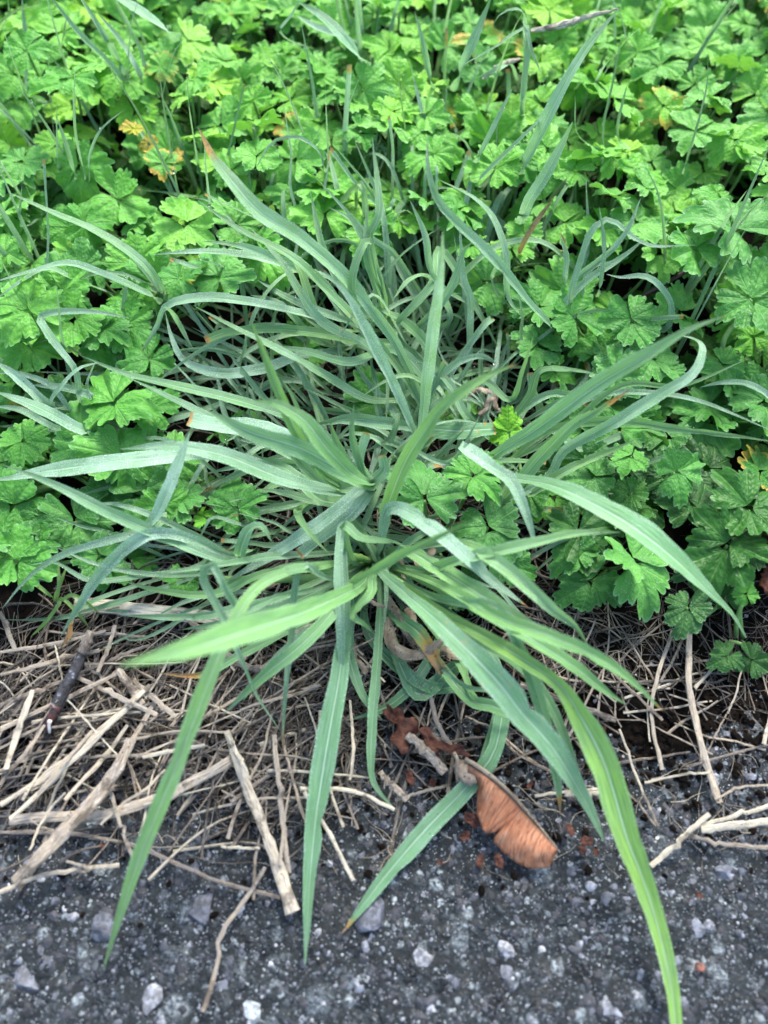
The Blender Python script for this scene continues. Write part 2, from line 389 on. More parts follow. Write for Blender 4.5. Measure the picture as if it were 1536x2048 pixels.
# icosphere templates
def ico(sub):
    import bmesh
    bm = bmesh.new(); bmesh.ops.create_icosphere(bm, subdivisions=sub, radius=1)
    v = np.array([x.co[:] for x in bm.verts]); f = np.array([[a.index for a in x.verts] for x in bm.faces]); bm.free(); return v, f
ICO1, ICO2, ICO3 = ico(1), ico(2), ico(3)
def rand_rot(n):
    q = npr.normal(size=(n, 4)); q /= np.linalg.norm(q, axis=1)[:, None]
    w, x, y, z = q.T
    return np.stack([np.stack([1 - 2 * (y * y + z * z), 2 * (x * y - w * z), 2 * (x * z + w * y)], -1),
                     np.stack([2 * (x * y + w * z), 1 - 2 * (x * x + z * z), 2 * (y * z - w * x)], -1),
                     np.stack([2 * (x * z - w * y), 2 * (y * z + w * x), 1 - 2 * (x * x + y * y)], -1)], 1)
def stones(name, cen, rad, tone, tmpl, parent=None, flat=.6, kind=None, mat='stone', jag=.22):
    V, F = tmpl; n = len(cen); R = rand_rot(n)
    # facetted pebbles: clip a sphere by a few random planes
    vv = np.repeat(V[None], n, 0)
    for k in range(7):
        d = npr.normal(size=(n, 3)); d /= np.linalg.norm(d, axis=1)[:, None]; c = npr.uniform(.45, .85, n)
        ex = np.maximum(np.einsum('nvk,nk->nv', vv, d) - c[:, None], 0)
        vv = vv - ex[..., None] * d[:, None, :]
    vv = vv * (1 + jag * (npr.random((n, len(V), 1)) - .5) * .5)
    vv *= npr.uniform(.65, 1.15, (n, 1, 3))
    vv = np.einsum('nij,nvj->nvi', R, vv); vv[..., 2] *= flat
    vv = vv * rad[:, None, None] + cen[:, None, :]
    F2 = (F[None] + (np.arange(n) * len(V))[:, None, None]).reshape(-1, 3)
    return build(name, vv.reshape(-1, 3), F2, MAT[mat], parent, {'tone': np.repeat(tone, len(V))}, smooth=False)
def ascatter(n, x=.3, y0=-.20, y1=.10):
    c = np.stack([npr.uniform(-x, x, n), npr.uniform(y0, y1, n)], -1); keep = c[:, 1] < edge_y(c[:, 0]) + .012
    return c[keep]
for (n, r0, r1, sub, tlo, thi, lift) in ((800, .0028, .0058, ICO3, .2, .80, -.42), (6500, .0013, .0030, ICO2, .05, .90, -.3), (24000, .0004, .0012, ICO1, .3, .93, -.15)):
    c = ascatter(n); k = len(c); r = npr.uniform(r0, r1, k); z = asph_h(c[:, 0], c[:, 1]) + r * lift
    o = stones('aggregate', np.column_stack([c, z]), r, tlo + (thi - tlo) * npr.random(k) ** 1.5, sub, asph, flat=.55)
# glinting grit
c = ascatter(5000); k = len(c); r = npr.uniform(.00015, .00035, k)
stones('aggregate', np.column_stack([c, asph_h(c[:, 0], c[:, 1]) + .0004]), r, npr.uniform(.86, .965, k), ICO1, asph, flat=.8)
# individually noticeable stones lying in the road surface: (px, py, radius px, tone, label)
for (x, y, r, tn, lb) in ((297, 1998, 27, .88, 'pale lilac quartz stone at the bottom edge below the hanging blade tip'),
        (1290, 0, 0, 0, ''), (845, 1915, 19, .88, 'white speckled stone in the road below the brown winged seed'),
        (1015, 1902, 18, .88, 'pinkish white stone pair in the road right of the white speckled stone'),
        (1398, 1932, 14, 1.0, 'small rust red stone right of the longest bright blade'),
        (1445, 1745, 26, .78, 'grey stone standing proud of the road at the right edge below the cut straws'),
        (500, 2025, 22, .972, 'blue green stone at the bottom edge under the brown straw'),
        (740, 1830, 30, .70, 'large flat pale grey stone right of the tip of the wide centre blade'),
        (400, 1815, 36, .66, 'broad smooth grey stone between the long bright blade and the frayed straw'),
        (205, 1855, 30, .70, 'bluish grey stone just left of the hanging blade tip'),
        (50, 1965, 28, .74, 'blotchy pale stone in the bottom left corner of the road')):
    if not r: continue
    p = P(x, y, .1); rr = r / FPX * depth(x, y, .1)
    o = stones('road_stone', np.array([[0, 0, 0.0]]), np.array([rr * 1.15]), np.array([tn]), ICO3, flat=.5)
    o.location = (p[0], p[1], asph_h(p[0], p[1]) + rr * .02); tag(o, lb, 'stone', 'stones bedded in the road edge')
# crumbs of soil
c = np.column_stack([npr.uniform(-.3, .3, 9000), npr.normal(.085, .022, 9000)]); k = len(c)
r = npr.uniform(.0004, .0019, k) * (.5 + npr.random(k)); z = np.maximum(soil_h(c[:, 0], c[:, 1]), asph_h(c[:, 0], c[:, 1])) + r * .3
tag(stones('soil_crumbs', np.column_stack([c, z]), r, npr.random(k), ICO1, flat=.8, mat='soil'), 'loose dark crumbs of soil strewn along the road edge', 'soil', kind='stuff')
c = np.column_stack([npr.uniform(-.3, .3, 700), npr.normal(.08, .02, 700)]); k = len(c); r = npr.uniform(.0003, .0011, k)
tag(stones('grit', np.column_stack([c, np.maximum(soil_h(c[:, 0], c[:, 1]), asph_h(c[:, 0], c[:, 1])) + r * .4]), r, npr.uniform(.8, 1, k), ICO1), 'pale grit scattered on the dark soil at the road edge', 'grit', kind='stuff')

def ground(x, y): return max(float(soil_h(np.float64(x), np.float64(y))) if y > .03 else -1, float(asph_h(np.float64(x), np.float64(y))) if y < .14 else -1)
def groundv(x, y): return np.where(y > .14, soil_h(x, y), np.maximum(soil_h(x, y), asph_h(x, y)))

# ------------------------------------------------------------------ grass blades
CAMV = np.array([0, -.35, .94]); CAMV /= np.linalg.norm(CAMV)
def ribbon(C, wid, s, roll=0., fold=.25, m=9, wav=.0, seed=0, curl=0.):
    n = len(C); rolls = roll if np.ndim(roll) else np.full(n, float(roll))
    rg = np.random.default_rng(seed)
    ph = rg.uniform(0, 6.28, 3)
    S_ = s / max(s[-1], 1e-6)
    n = len(C)
    rolls = rolls + .18 * np.sin(S_ * 5 + ph[0]) + wav * np.sin(S_ * 11 + ph[1])
    T, N, B = frames(C, rolls, CAMV)
    u = np.linspace(-1, 1, m)
    # V shaped keel with slightly rounded wings and a wavy margin
    foldv = fold + (1.0 - fold) * (1 - sstep(.02, .22, S_)) if fold > 0 else np.full(n, fold)
    wv = 1 + .05 * np.sin(S_ * 37 + ph[2]) + .04 * rg.normal(size=n)
    wv2 = 1 + .04 * rg.normal(size=n)
    wl = np.where(u[None, :] < 0, wv[:, None], wv2[:, None])
    for _ in range(int(rg.integers(0, 4)) if n > 20 else 0):             # nibbled or torn margins
        c0 = rg.uniform(.3, .95); side = u < 0 if rg.random() < .5 else u > 0
        wl = wl * (1 - (rg.uniform(.12, .55) * np.exp(-((S_ - c0) / rg.uniform(.006, .02)) ** 2))[:, None] * side[None, :])
    half = (wid / 2)[:, None]
    marg = .10 * np.sin(S_ * 23 + ph[0])[:, None] * (u[None, :] ** 3)
    V = C[:, None, :] + B[:, None, :] * (u[None, :] * half * wl)[..., None] + N[:, None, :] * ((np.abs(u)[None, :] * foldv[:, None] - curl * u[None, :] ** 2 + marg) * half)[..., None]
    return V.reshape(-1, 3)
def profile(S_, base, cut=False, peak=.4):
    up = base + (1 - base) * sstep(0, peak, S_)
    dn = 1 - np.clip((S_ - peak) / (1 - peak), 0, 1) ** 1.9
    if cut: return up * (1 - .25 * np.clip((S_ - peak) / (1 - peak), 0, 1))
    return np.maximum(up * dn, .012)
NB = [0]
def blade(parent, pts, w, frost=.5, tone=.45, tip=.0, root=None, roll=None, fold=None, cut=False, rust=0., name='blade', mat='blade',
          base=.42, peak=None, world=False, n=34, wav=.12, curl=0.):
    NB[0] += 1; sd = NB[0]; rg = random.Random(sd * 13 + 1)
    C0 = [np.array(p) for p in pts] if world else [P(*p) for p in pts]
    if not world:
        k = int(len(pts) * .5); wm = (w if np.isscalar(w) else max(w)) / FPX * depth(*pts[k])
    else: wm = w
    pre = 0
    if root is not None:
        L0 = np.linalg.norm(C0[0] - root)
        if L0 > .006: C0 = [root] + C0; pre = L0
    C, s = catmull(C0, n)
    for i in range(len(C)):
        g = ground(C[i][0], C[i][1]) + .0010
        if C[i][2] < g: C[i][2] = g + .0004
    tot = s[-1]; S_ = s / tot
    pk = peak if peak is not None else rg.uniform(.38, .5)
    pk = (pre + pk * (tot - pre)) / tot
    wm *= .77
    wid = wm * profile(S_, base if pre < .02 else .28, cut, pk)
    if not np.isscalar(w):
        ctrl = np.array(C0); d0 = np.concatenate([[0], np.cumsum(np.linalg.norm(np.diff(ctrl, axis=0), axis=1))]); d0 /= d0[-1]
        ww = [a_ / FPX * depth(*q_) for a_, q_ in zip(w, pts)]
        if len(d0) > len(ww): ww = [ww[0] * .6] + ww
        wid = np.interp(S_, d0, ww); kk = np.array([.25, .5, .25])
        for _ in range(3): wid[1:-1] = np.convolve(wid, kk, 'valid')
    fold = rg.uniform(.25, .62) if fold is None else fold * 1.5
    roll = rg.uniform(-.35, .35) if roll is None else roll
    m = 9
    V = ribbon(C, wid, s, roll, fold, m, wav, sd, curl)
    u = np.tile(np.linspace(0, 1, m), n); vv = np.repeat(s * 100, m)
    fr = frost * (.75 + .5 * np.clip(vnoise(S_ * 5, S_ * 0 + sd, 3), 0, 1))
    dr = np.clip((S_ - (1 - tip)) / max(tip, 1e-3), 0, 1) if tip > 0 else np.zeros(n)
    if cut: dr = np.maximum(dr, sstep(.965, 1, S_) * .8)
    tn = tone + rg.uniform(-.06, .06) + .12 * (S_ - .5) * rg.uniform(-1, 1)
    at = {'u': u, 'v': vv, 'frost': np.repeat(np.clip(fr, 0, 1), m), 'dry': np.repeat(dr, m), 'tone': np.repeat(np.clip(tn, 0, 1), m), 'rust': np.full(n * m, rust)}
    org = np.array(parent.location) if parent is not None else np.zeros(3)
    o = build(name, V - org, grid_faces(n, m), MAT[mat], parent, at)
    BEADS.append((C, wid, frost, V.reshape(n, m, 3)))
    return o
BEADS = []
def tube(name, C, r, mat, parent=None, sides=6, flat=1.0, tone=.5, s=None, extra=None, rough=0.0, seed=0, smooth=True):
    C = np.asarray(C, float); n = len(C)
    if s is None: s = np.concatenate([[0], np.cumsum(np.linalg.norm(np.diff(C, axis=0), axis=1))])
    V, F, u, v = tube_arrays(C, np.full(n, r) if np.isscalar(r) else r, sides, flat, s, rough, seed)
    org = np.array(parent.location) if parent is not None else np.zeros(3)
    at = {'u': u, 'v': v, 'tone': np.full(len(V), tone)}
    return build(name, V - org, F, mat, parent, at, smooth=smooth)
def tube_arrays(C, r, sides, flat, s, rough=0., seed=0):
    n = len(C); T, N, B = frames(C, 0., CAMV)
    a = np.arange(sides) / sides * 2 * pi
    rr = r[:, None] * np.ones(sides)[None]
    if rough: rr = rr * (1 + rough * np.random.default_rng(seed).normal(size=(n, sides)))
    V = C[:, None, :] + B[:, None, :] * (np.cos(a)[None] * rr)[..., None] + N[:, None, :] * (np.sin(a)[None] * rr * flat)[..., None]
    V = V.reshape(-1, 3); F = [grid_faces(n, sides, True)]
    F.append(np.array([list(range(sides))[::-1]])); F.append(np.array([[(n - 1) * sides + k for k in range(sides)]]))
    return V, F, np.tile(np.arange(sides) / sides, n), np.repeat(s * 100, sides)

def tuft(px, py, label, cat='grass', group='grass tufts'):
    p = P(px, py, 0); g = ground(p[0], p[1]); o = empty('grass_tuft', (p[0], p[1], g))
    tag(o, label, cat, group); return o, np.array([p[0], p[1], g])
def arch(root, az, length, lift, reach, droop=1.0):
    """a blade path leaving the root at azimuth az, rising to lift and ending lower"""
    pts = []
    kink = rnd.random()
    if kink < .55:                       # stiff, nearly straight leaf, sometimes snapped over
        tk = rnd.uniform(.55, .95); hk = lift * rnd.uniform(.8, 1.1); he = hk + (1 - tk) * lift * 1.2 if kink < .32 else max(.003, hk - (1 - tk) * reach * rnd.uniform(.6, 1.6))
        for t in (0, tk * .5, tk * .94, min(tk * 1.06, .98), 1.0):
            h = hk * (t / tk) if t < tk else hk + (he - hk) * (t - tk) / (1 - tk)
            pts.append(root + np.array([cos(az) * reach * t, sin(az) * reach * t, max(h, .002)]))
        return pts
    for t in (.0, .25, .5, .75, 1.0):
        h = lift * (1 - (1 - min(1, t / .62)) ** 2) if t < .62 else lift - droop * lift * ((t - .62) / .38) ** 1.6
        pts.append(root + np.array([cos(az) * reach * t, sin(az) * reach * t, max(h, 0.002)]))
    return pts
def fill(parent, root, n, az=(0, 2 * pi), reach=(.04, .10), lift=(.01, .05), w=(.003, .007), frost=(.3, .9), tone=(.2, .6), spread=.012, seed=1, drooped=(.1, .7), tipp=.2, cutp=.15):
    rg = random.Random(seed)
    for i in range(n):
        a = rg.uniform(*az); r0 = root + np.array([rg.gauss(0, spread), rg.gauss(0, spread), 0])
        rc = rg.uniform(*reach); pts = arch(r0, a, 0, rg.uniform(*lift), rc, rg.uniform(*drooped))
        # gentle sideways bend
        bend = rg.uniform(-.25, .25) * rc; pv = np.array([-sin(a), cos(a), 0])
        pts = [p + pv * bend * (k / 4) ** 2 for k, p in enumerate(pts)]
        if any((lambda q: q[0])( [False]) for _ in ()): pass
        blade(parent, pts, rg.uniform(*w), rg.uniform(*frost), rg.uniform(*tone), rg.uniform(.05, .25) if rg.random() < tipp else 0, world=True, n=24, cut=rg.random() < cutp, roll=rg.uniform(-.7, .7))

# --- front tuft, rooted at the road edge
A, RA = tuft(748, 1135, 'big sprawling grass tuft whose broad blades hang over the road in front')
b = lambda *a, **k: blade(A, *a, root=RA, **k)
b([(725, 1168, 3.5), (690, 1188, 5.5), (600, 1228, 8), (480, 1268, 10.5), (360, 1305, 12.3), (240, 1331, 13.5)], [22, 30, 46, 66, 46, 3], .12, .60, fold=.30, roll=.1, peak=.55, wav=.03)
b([(660, 1130, 4), (560, 1150, 6), (490, 1205, 7.4), (440, 1310, 7), (350, 1540, 5), (270, 1740, 3), (209, 1934, 1.2)], [16, 20, 26, 30, 38, 30, 3], .22, .68, fold=.35, peak=.55, roll=.2)
b([(640, 1175, 3), (560, 1192, 4.5), (480, 1215, 6), (445, 1160, 7), (423, 1124, 7.2), (404, 1145, 6.8), (447, 1240, 5.5), (482, 1320, 4.2), (515, 1395, 3), (560, 1460, 2)], 24, .7, .35, wav=.1)
b([(680, 1160, 3), (640, 1150, 4.6), (607, 1130, 5.6), (592, 1170, 5), (583, 1270, 3.6), (572, 1370, 2.4), (564, 1502, .9)], 19, .6, .35, .10)
b([(650, 1145, 4), (610, 1136, 5.5), (570, 1143, 5.8), (530, 1172, 5.2)], 27, .3, .6, cut=False, peak=.7)
b([(690, 1180, 3.2), (660, 1230, 4), (600, 1292, 4), (520, 1358, 3.2), (447, 1428, 2.2)], 38, .2, .55, roll=-.2)
b([(705, 1160, 2), (692, 1250, 3), (676, 1370, 3), (656, 1480, 2.4), (640, 1580, 1.7), (622, 1730, .9), (610, 1928, .35)], [20, 26, 38, 52, 46, 34, 3], .35, .22, fold=.15, roll=.1, peak=.45, wav=.03)
b([(685, 1050, 4.6), (678, 1120, 4.6), (682, 1250, 3.8), (685, 1395, 2.4)], 27, .8, .25, .05)
b([(690, 1070, 3.6), (693, 1200, 3.4), (690, 1330, 2.6), (683, 1402, 2)], 20, .6, .3, .12, rust=.5)
b([(760, 1170, 2), (757, 1300, 2), (749, 1400, 1.8), (742, 1500, 1.5), (747, 1565, 1.2), (792, 1622, .8)], 30, .3, .27, peak=.5)
b([(850, 1215, 1.2), (960, 1300, 1.2), (1005, 1380, 1.3), (1003, 1440, 1.1), (985, 1510, 1.0), (930, 1578, .8), (850, 1660, .7), (765, 1760, .5), (683, 1868, .35)], 52, .3, .2, .05, peak=.7, roll=0, fold=.12, wav=.02)
b([(900, 1230, .9), (985, 1320, 1.2), (995, 1415, 1.2), (985, 1460, .9), (962, 1530, .6)], 34, .4, .25, cut=True, peak=.5)
b([(800, 1165, 3), (883, 1224, 4.8), (1000, 1290, 5.6), (1080, 1340, 5.4), (1122, 1372, 5.0), (1165, 1440, 4.4), (1210, 1530, 3.6), (1255, 1680, 2.4), (1290, 1770, 1.8), (1320, 1870, 1.3), (1342, 1970, 1), (1352, 2060, .8)], [14, 20, 30, 28, 24, 50, 62, 50, 42, 34, 28, 24], .12, .80, base=.3, peak=.52, n=48, fold=.3, roll=.15, wav=.03)
b([(765, 1148, 3), (883, 1250, 5.6), (978, 1345, 5.6), (1048, 1430, 4.6), (1100, 1490, 3.8), (1140, 1550, 2.9), (1175, 1610, 2), (1208, 1682, 1.2)], [20, 36, 58, 58, 50, 40, 26, 3], .42, .33, fold=.2, peak=.42, roll=-.1, rust=.3)
b([(860, 1190, 4), (930, 1205, 6), (985, 1212, 6.6), (1020, 1250, 6.2), (1055, 1330, 5), (1085, 1420, 3.8), (1103, 1500, 2.6), (1116, 1565, 1.8), (1121, 1630, 1.0)], 37, .45, .42, .08, peak=.72)
b([(900, 1190, 4.5), (1038, 1264, 6), (1068, 1282, 6), (1150, 1335, 5.2), (1200, 1375, 4.4), (1254, 1410, 3.6)], 38, .15, .5, peak=.55)
b([(880, 1170, 5), (1018, 1244, 7), (1100, 1272, 7.2), (1168, 1302, 6.8), (1240, 1345, 6), (1328, 1424, 4.6)], 38, .12, .66, .05, peak=.5)
b([(805, 1100, 3), (880, 1140, 4.4), (985, 1205, 5.6), (1070, 1256, 5.6), (1146, 1281, 5)], 50, .3, .72, .07, peak=.4)
b([(890, 1085, 4), (985, 1118, 6.4), (1068, 1182, 6.6), (1108, 1220, 6), (1150, 1252, 5.2), (1178, 1294, 4.4)], 38, .45, .70)
b([(850, 1140, 3.6), (905, 1125, 5), (955, 1113, 6), (1068, 1088, 7), (1150, 1068, 7.2), (1243, 1064, 7)], 36, .3, .62)
b([(762, 1090, 3), (775, 1022, 5.2), (800, 1018, 6), (868, 1060, 6.6), (938, 1118, 6), (990, 1166, 5.2), (1056, 1214, 4.2)], 44, .95, .2, .05, fold=.12, base=.15, peak=.5)
b([(700, 1168, 4), (745, 1145, 6), (800, 1112, 8), (850, 1088, 9.4), (945, 1040, 11)], 27, .1, .66, fold=.4, wav=.02)
b([(745, 1160, 3.8), (740, 1190, 4.8), (715, 1215, 5), (705, 1232, 5)], 26, .15, .62, peak=.5)
b([(725, 1200, 3.6), (708, 1234, 4.6), (727, 1246, 4.6), (746, 1267, 4.2)], 24, .2, .62, peak=.35)
b([(705, 1120, 3), (690, 1050, 5), (720, 1075, 5), (790, 1085, 5), (820, 1100, 4.6)], 26, .25, .5, peak=.4)
b([(640, 1180, 2.4), (560, 1215, 2.4), (480, 1240, 2), (360, 1260, 1.4)], 26, .4, .3)
b([(640, 1160, 3), (560, 1195, 3.6), (480, 1215, 3.4), (400, 1232, 3), (236, 1231, 2)], 24, .5, .5)
b([(600, 1130, 3), (520, 1150, 3.6), (430, 1190, 3), (320, 1182, 3), (247, 1162, 2.8)], 24, .2, .6)
b([(620, 1240, 2), (560, 1270, 2), (480, 1310, 2), (400, 1350, 1.8), (310, 1345, 1.6)], 22, .2, .45, .35, rust=.5)
b([(790, 1225, 1.6), (840, 1270, 2), (890, 1345, 1.5)], 40, .1, .35, .45, cut=True, peak=.5)
b([(920, 1330, 1.2), (940, 1385, 1.4), (955, 1405, 1.4)], 24, .1, .6, cut=True)
b([(940, 1400, 1.4), (985, 1412, 1.8), (1050, 1440, 1.4)], 32, .2, .5)
b([(800, 1330, .9), (840, 1390, .7), (900, 1340, .8), (960, 1310, .8)], 40, .3, .1, cut=True)
b([(880, 1250, 1), (840, 1350, .8), (780, 1410, .7), (700, 1440, .6)], 30, .3, .1)
b([(730, 1250, 1), (790, 1330, .8), (860, 1375, .7), (935, 1370, .7)], 34, .2, .1, cut=True)
b([(700, 1250, 1.4), (700, 1320, 1.2), (730, 1400, 1), (765, 1440, .8)], 30, .3, .2)
b([(800, 1180, 3), (880, 1225, 4), (960, 1280, 4.4), (1040, 1330, 4), (1095, 1400, 3.4), (1128, 1470, 2.6), (1160, 1560, 1.4), (1195, 1640, .9)], 30, .3, .33)
fill(A, RA, 18, (pi * .55, pi * 1.9), (.03, .07), (.008, .025), (.002, .005), (.2, .8), (.15, .5), .010, 21)
fill(A, RA, 8, (-.5, pi * .6), (.03, .06), (.01, .03), (.0025, .005), (.3, .9), (.2, .5), .012, 22)

for q, w in (([(748, 1135, .3), (735, 1150, 1.6), (700, 1180, 3.6)], 15), ([(750, 1130, .3), (775, 1150, 2), (805, 1168, 3.2)], 12), ([(745, 1130, .3), (735, 1120, 2), (700, 1110, 3)], 12), ([(750, 1128, .3), (765, 1080, 2.4), (778, 1022, 5.0)], 12),
             ([(744, 1136, .3), (690, 1150, 1.4), (560, 1158, 2.0), (440, 1160, 2.4)], 15), ([(744, 1138, .3), (640, 1165, 1.0), (540, 1150, 1.4)], 14), ([(752, 1138, .3), (800, 1145, 1.6), (885, 1140, 3.8)], 13)):
    C, s_ = catmull(np.array([P(*x) for x in q]), 20); rr_ = np.full(20, w / FPX * .34 / 2); rr_[7] *= 1.35; rr_[15] *= 1.3
    tube('culm', C, rr_, MAT['stem'], A, 8, .9, s=s_)
# --- tuft just behind, blades thrown left
D, RD = tuft(742, 985, 'grass tuft with wide pale blades thrown to the left across the buttercups')
b = lambda *a, **k: blade(D, *a, root=RD, **k)
b([(735, 965, 5), (700, 945, 6.5), (650, 893, 8), (610, 842, 8.8), (555, 808, 9), (503, 801, 9)], 46, .12, .55, fold=.2, peak=.55, wav=.03, base=.2)
b([(735, 970, 4.6), (690, 946, 5.6), (600, 896, 7), (500, 864, 7.6), (413, 820, 8)], 50, .25, .45, fold=.2, base=.2, peak=.55)
b([(720, 985, 3), (640, 978, 4.4), (550, 952, 5.6), (450, 912, 6.4), (350, 893, 6.6), (240, 898, 6)], 44, .65, .35, fold=.2, peak=.5)
b([(700, 980, 2), (560, 940, 3), (420, 905, 4.2), (345, 912, 4.6), (225, 926, 5), (100, 942, 4.6), (-20, 962, 4)], 44, .9, .25, fold=.15, peak=.7)
b([(700, 930, 3), (650, 925, 4), (590, 890, 5), (520, 858, 5.4), (430, 850, 5.4), (378, 838, 5.2)], 52, 1.0, .3, cut=True, peak=.5, fold=.1)
b([(720, 990, 3), (655, 960, 4.6), (620, 900, 6), (588, 800, 8), (560, 752, 9)], 24, .15, .62)
b([(715, 985, 3), (650, 945, 5), (602, 880, 7), (560, 790, 9), (525, 700, 10.6), (500, 636, 12)], 30, .08, .62, fold=.35, wav=.02, peak=.55)
b([(740, 960, 3), (700, 975, 4), (640, 960, 4), (560, 890, 4.6), (512, 910, 4.6)], 32, .3, .5)
b([(725, 1000, 2.4), (640, 1000, 3.6), (600, 960, 4.2), (560, 930, 4.4), (515, 912, 4.6)], 36, .4, .5)
b([(690, 1010, 2.4), (640, 1005, 3), (560, 985, 3.6), (510, 978, 3.6)], 24, .5, .6)
b([(735, 970, 4), (705, 870, 6.4), (708, 808, 7.4)], 20, .3, .45)
b([(742, 965, 4), (722, 930, 5), (735, 865, 6.4)], 30, .8, .45, cut=True)
b([(745, 965, 4), (770, 940, 4.6), (765, 910, 5)], 32, .5, .3, cut=True)
b([(735, 965, 4), (700, 1000, 4.4), (650, 1040, 4), (560, 1100, 3.2), (450, 1165, 2.6)], 38, 1.0, .15, fold=.25)
b([(735, 985, 3.5), (700, 1030, 3.8), (650, 1070, 3.4), (600, 1110, 3)], 44, 1.0, .12, cut=True)
b([(735, 980, 3), (690, 920, 4.4), (668, 870, 5.4), (660, 840, 6)], 26, .3, .6)
b([(720, 960, 2.4), (640, 860, 3.6), (520, 815, 5), (450, 795, 5.6), (350, 772, 6), (250, 747, 6.4), (165, 712, 6.6)], 28, .4, .5, peak=.5)
b([(700, 970, 2.4), (560, 900, 3.6), (470, 860, 4.4), (375, 812, 5), (250, 752, 5.4)], 24, .5, .4, peak=.5)
b([(620, 1010, 2), (600, 1040, 4.4), (640, 1090, 4.4), (662, 1110, 4.2)], 24, .2, .62)
b([(735, 1000, 2), (770, 1010, 2), (690, 990, 2.2), (610, 985, 2.2)], 30, .9, .2)
fill(D, RD, 20, (pi * .6, pi * 1.25), (.04, .09), (.01, .035), (.0025, .0055), (.3, .95), (.2, .55), .016, 31)
fill(D, RD, 10, (0, pi * 2), (.03, .06), (.01, .03), (.002, .005), (.3, .9), (.1, .45), .018, 32)

# --- upright tuft in the centre
B_, RB = tuft(842, 905, 'grass tuft with three tall upright blades standing in the centre')
b = lambda *a, **k: blade(B_, *a, root=RB, **k)
b([(842, 880, 3), (852, 770, 6), (866, 650, 9), (880, 550, 11.4), (886, 458, 13.4)], 36, .85, .62, fold=.3, peak=.45, roll=.1, wav=.03, base=.7)
b([(832, 872, 3), (800, 802, 5), (768, 738, 7), (728, 658, 9), (690, 590, 10.6), (640, 535, 12)], 38, .95, .35, .03, fold=.35, peak=.5, wav=.03)
b([(770, 1030, 4), (785, 985, 5.4), (810, 925, 7), (845, 868, 8.4), (885, 815, 9.4), (930, 780, 10), (975, 752, 10.2), (1036, 727, 10.2)], 44, .15, .68, .04, fold=.4, peak=.38, roll=.2)
b([(860, 860, 3), (920, 862, 3.6), (990, 858, 3.6)], 48, .2, .3, cut=True, fold=.08, rust=1., peak=.3)
b([(830, 900, 3), (900, 925, 4), (950, 850, 5.4), (960, 830, 5.6)], 14, .7, .4)
b([(830, 850, 2), (780, 750, 4), (730, 690, 5), (640, 640, 6), (560, 520, 7.6), (500, 455, 8)], 26, .5, .5, rust=.8, peak=.5)
b([(850, 840, 2), (800, 745, 4), (730, 660, 5.6), (650, 580, 7), (590, 520, 8), (480, 460, 8.6), (395, 400, 9)], 28, .3, .5, peak=.5, rust=.6)
b([(850, 830, 2), (800, 700, 5), (760, 640, 6.4), (690, 555, 8), (600, 478, 9.6), (520, 425, 10.4), (470, 370, 11), (430, 318, 11.4), (395, 253, 11.8)], 42, .5, .52, .16, peak=.68, n=44)
b([(870, 850, 2), (850, 760, 3), (790, 700, 4), (700, 725, 4.6), (610, 702, 5.2), (520, 690, 5.6)], 32, .3, .5, peak=.45)
b([(830, 810, 2), (735, 798, 3.2), (650, 750, 4.4), (560, 700, 5.6), (470, 655, 6.4), (385, 610, 7)], 24, .5, .55, peak=.45)
b([(880, 800, 2), (820, 700, 3.4), (725, 682, 4.6), (650, 668, 5), (550, 659, 5.6), (450, 665, 5.8), (410, 680, 5.8)], 26, .2, .62, cut=True, peak=.6)
b([(850, 850, 2), (960, 760, 4), (1020, 800, 4.4), (1045, 740, 6), (1068, 668, 8)], 18, .15, .5)
b([(830, 860, 2), (760, 845, 3), (700, 838, 3), (620, 850, 3)], 34, .6, .35)
b([(850, 830, 2), (860, 790, 3), (880, 745, 4), (890, 725, 4.6)], 20, .3, .35, cut=True)
b([(850, 850, 2), (880, 805, 2.6), (925, 790, 3)], 26, .4, .4)
b([(880, 770, 2), (850, 690, 3.4), (800, 640, 4.4), (735, 610, 5)], 34, .3, .5)
fill(B_, RB, 34, (.2, pi * 1.1), (.03, .08), (.01, .035), (.002, .005), (.3, .95), (.2, .6), .022, 41)
fill(B_, P(930, 760, .3), 30, (0, pi * 2), (.02, .06), (.004, .02), (.0015, .0045), (.2, .8), (.2, .6), .022, 42)

# --- tuft at the back of the clump
Cc, RC = tuft(770, 690, 'tangled grass tuft with short pale tips behind the three upright blades')
b = lambda *a, **k: blade(Cc, *a, root=RC, **k)
for q in ([(700, 600, 6), (650, 510, 8), (620, 380, 9.6)], [(760, 600, 5), (735, 500, 8), (736, 405, 9)], [(770, 600, 5), (740, 470, 8.4), (757, 435, 9), (745, 272, 10)],
          [(760, 570, 6), (700, 440, 9), (658, 415, 9.6)], [(900, 640, 4), (860, 560, 5), (820, 560, 6), (785, 600, 6)], [(720, 640, 6), (705, 560, 8), (735, 480, 9), (755, 560, 7)],
          [(640, 640, 5), (600, 540, 7), (575, 500, 7.4)], [(720, 610, 6), (660, 520, 7), (612, 470, 8)], [(800, 640, 5), (870, 560, 6), (880, 500, 6), (1000, 700, 3)],
          [(640, 690, 4), (560, 610, 6), (500, 590, 6)], [(690, 640, 5), (585, 600, 6), (515, 560, 6.6)], [(840, 650, 4), (900, 580, 6), (930, 500, 7.5), (950, 480, 8)]):
    b(q, rnd.uniform(18, 26), rnd.uniform(.2, .8), rnd.uniform(.4, .72), wav=.1)
b([(700, 690, 3), (640, 640, 5), (580, 624, 6), (500, 606, 6.6), (400, 597, 7), (335, 612, 7), (318, 648, 6), (292, 690, 5), (272, 726, 4)], 30, .9, .3, .1, peak=.4)
b([(680, 700, 3), (600, 712, 4), (530, 736, 4.4), (440, 746, 4.8), (370, 722, 5), (345, 680, 5.4), (330, 622, 6)], 28, .9, .2, peak=.5)
